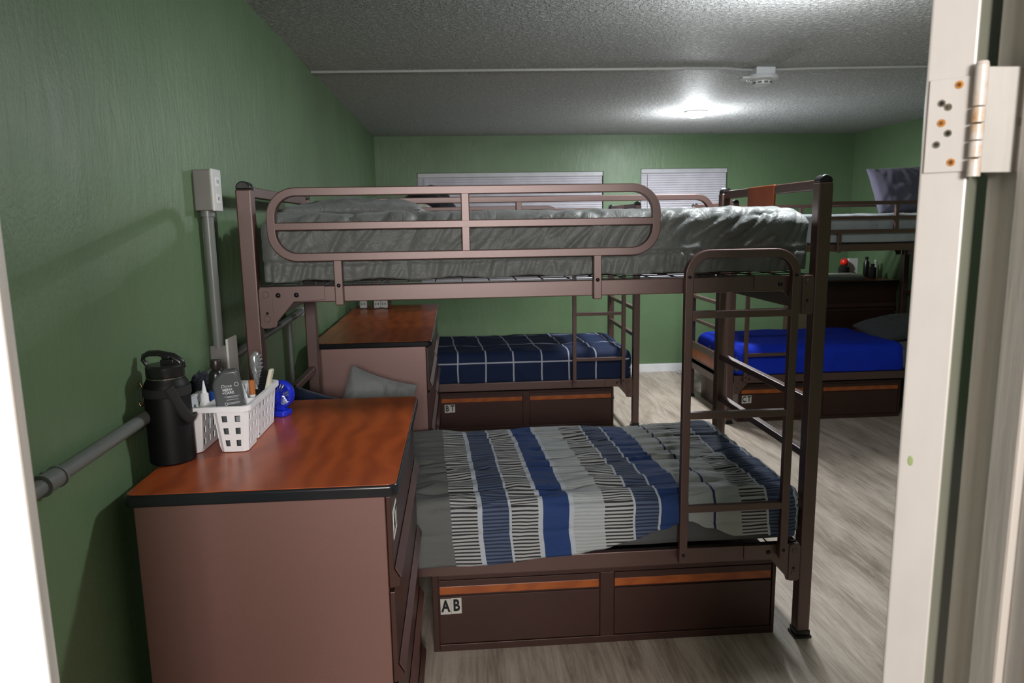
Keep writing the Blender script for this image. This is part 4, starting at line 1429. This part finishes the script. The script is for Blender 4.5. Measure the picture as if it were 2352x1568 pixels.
# orange capped stick
e = empty('lip_balm', 'small orange capped stick in the white caddy', 'stick', (0.2000, -0.398, ZT + 0.006))
m = MB(); m.lathe([(0, 0), (0.008, 0), (0.008, 0.100), (0, 0.100)], n=16); m.build('stick_body', M_WHITE, e, smooth='auto')
m = MB(); m.lathe([(0, 0.100), (0.0085, 0.100), (0.0085, 0.140), (0, 0.142)], n=16); m.build('cap', simple('orange_cap', (0.42, 0.13, 0.03), 0.4), e, smooth='auto')
# clear hair brush
M_CLEAR = simple('silver_clear_plastic', (0.55, 0.57, 0.60), 0.12, 0.75)
e = empty('hair_brush', 'shiny silver clear-plastic brush standing upright in the caddy', 'brush', (0.204, -0.325, ZT - 0.003))
e.rotation_euler = (0, math.radians(-2), 0)
m = MB(); m.tube([(0.012, 0, 0.0), (0.008, 0, 0.06), (0.004, 0, 0.11), (0, 0, 0.14), (-0.004, 0, 0.18), (-0.003, 0, 0.205), (0.003, 0, 0.218)], [0.005, 0.006, 0.007, 0.011, 0.013, 0.011, 0.005], 14, flat=1.2)
m.build('brush_handle', M_CLEAR, e, smooth=True)
m = MB()
for i in range(7):
    z = 0.135 + i * 0.0115
    for yy in (-0.007, 0.0, 0.007):
        m.lathe([(0.0045, 0), (0.003, 0.006), (0, 0.010)], (0, 0, 0), 8)
        vs = m.bm.verts[-17:]
        bmesh.ops.transform(m.bm, verts=vs, matrix=Matrix.Translation((0.007, yy, z)) @ Matrix.Rotation(PI / 2 - 0.3, 4, 'Y'))
m.build('bristle_knobs', M_CLEAR, e, smooth='auto')
# black bristle brush with white back
e = empty('scrub_brush', 'white-backed brush with black bristles leaning out of the caddy', 'brush', (0.205, -0.365, ZT + 0.006))
e.rotation_euler = (math.radians(-4), math.radians(14), 0)
m = MB(); m.box(-0.005, 0.006, -0.015, 0.015, 0, 0.168); m.build('brush_back', simple('ivory_plastic', (0.62, 0.60, 0.48), 0.4), e, 0.004)
m = MB()
random.seed(8)
for i in range(15):
    for j in range(4):
        z = 0.062 + i * 0.0068; y = -0.011 + j * 0.0073
        dz = random.uniform(-0.003, 0.003)
        m.cyl((-0.005, y, z), (-0.025, y + random.uniform(-0.002, 0.002), z + dz + 0.002), 0.0019, 0.0026, 6)
m.build('bristles', M_BLACK, e)
# small blue fan
M_FAN = mat('blue_fan_plastic', (0.012, 0.030, 0.55), 0.25, 0, 0.5)
e = empty('desk_fan', 'small bright blue plastic fan standing behind the white caddy', 'fan', (0.236, -0.235, ZT), math.radians(-20))
m = MB(); m.prism(rrect(-0.036, 0.026, -0.026, 0.024, 0.010, 5), 0, 0.018, axis='z'); m.build('base', M_FAN, e, 0.004, seg=3, smooth='auto')
m = MB(); m.prism([(-0.016, 0.016), (0.014, 0.016), (0.012, 0.034), (-0.014, 0.034)], -0.006, 0.016); m.build('neck', M_FAN, e, 0.003)
R_ = 0.043
FZ = 0.066
m = MB()
prof = [(R_ - 0.004, -0.014), (R_, -0.012), (R_ + 0.0015, 0.0), (R_, 0.012), (R_ - 0.006, 0.021), (R_ - 0.016, 0.027), (0.0, 0.030)]
prev = None
for rr, yy in prof:
    if rr < 1e-6:
        c_ = m.bm.verts.new((0, yy, FZ))
        for k in range(44):
            m.face([prev[k], prev[(k + 1) % 44], c_])
        break
    ring = [m.bm.verts.new((rr * math.cos(2 * PI * k / 44), yy, FZ + rr * math.sin(2 * PI * k / 44))) for k in range(44)]
    if prev:
        for k in range(44):
            m.face([prev[k], prev[(k + 1) % 44], ring[(k + 1) % 44], ring[k]])
    prev = ring
m.build('housing', M_FAN, e, smooth='auto', solid=0.0015)
fh = MB()
for k in range(26):
    a = 2 * PI * k / 26
    fh.tube([(0.010 * math.cos(a), -0.022, FZ + 0.010 * math.sin(a)), (0.027 * math.cos(a + .12), -0.021, FZ + 0.027 * math.sin(a + .12)), ((R_ - 0.002) * math.cos(a + .25), -0.012, FZ + (R_ - 0.002) * math.sin(a + .25))], 0.0012, 5)
fh.cyl((0, -0.024, FZ), (0, -0.019, FZ), 0.011, n=20)
fh.build('front_grille', M_FAN, e, smooth='auto')
m = MB()
for k in range(5):
    a0 = 2 * PI * k / 5
    v = [m.bm.verts.new(c) for c in ((0.005 * math.cos(a0), 0.002, FZ + 0.005 * math.sin(a0)), (0.035 * math.cos(a0 - .25), -0.004, FZ + 0.035 * math.sin(a0 - .25)),
                                     (0.036 * math.cos(a0 + .35), 0.006, FZ + 0.036 * math.sin(a0 + .35)), (0.009 * math.cos(a0 + .7), 0.006, FZ + 0.009 * math.sin(a0 + .7)))]
    m.face(v)
m.build('blades', M_CLEAR, e, solid=0.001)

# ------------------------------------------------------------------ clutter on the far right dresser (top z 1.005, y 3.93..4.52)
ZD = 1.0055
for k, (x, y, a, h, mt_) in enumerate(((4.36, 4.10, 0.05, 0.030, M_PALE), (4.35, 4.11, -0.08, 0.022, M_PLATE))):
    m = MB(); m.box(-0.20, 0.20, -0.13, 0.13, 0, h)
    o = m.build('folded_towel', mt_, None, 0.008, seg=3, loc=(x, y, ZD + (0.0 if k == 0 else 0.031)))  # flat slabs for the stack of papers on the dresser
    o.rotation_euler = (0, 0, a)
    tag(o, ['grey folded towel at the bottom of the stack on the right dresser', 'white folded towel on top of the stack on the right dresser'][k], 'towel')
e = empty('red_cap_jar', 'dark jar with a bright red round cap on the right rear dresser', 'jar', (4.56, 4.36, ZD))
m = MB(); m.lathe([(0, 0), (0.05, 0), (0.055, 0.02), (0.05, 0.10), (0.03, 0.12), (0, 0.12)], n=24); m.build('jar_body', M_BLACK, e, smooth='auto')
m = MB(); m.lathe([(0, 0.12), (0.034, 0.122), (0.040, 0.145), (0.034, 0.168), (0.018, 0.18), (0, 0.182)], n=24); m.build('jar_cap', simple('red_plastic', (0.75, 0.02, 0.01), 0.35), e, smooth=True)
m = MB(); m.box(-0.045, 0.045, -0.02, 0.02, 0, 0.18); o = m.build('carton', M_PLATE, None, 0.002, loc=(4.665, 4.40, ZD)); tag(o, 'upright white carton beside the red-capped jar', 'carton')
for k, (x, y, r, h, lab, c) in enumerate(((4.74, 4.28, 0.028, 0.20, 'slim black bottle beside the white carton on the right dresser', M_BLACK),
                                          (4.82, 4.26, 0.022, 0.17, 'clear pale bottle farthest right on the right dresser', M_PLATE),
                                          (4.72, 4.14, 0.035, 0.14, 'short dark tub in front of the bottles on the right dresser', M_BLACK))):
    e = empty('bottle', lab, 'bottle', (x, y, ZD))
    m = MB(); m.lathe([(0, 0), (r, 0), (r, h * 0.72), (r * 0.45, h * 0.84), (r * 0.45, h * 0.88), (0, h * 0.88)], n=20); m.build('bottle_body', c, e, smooth='auto')
    m = MB(); m.lathe([(0, h * 0.88), (r * 0.55, h * 0.88), (r * 0.55, h), (0, h)], n=16); m.build('cap', M_WHITE if k == 1 else M_BLACK, e, smooth='auto')
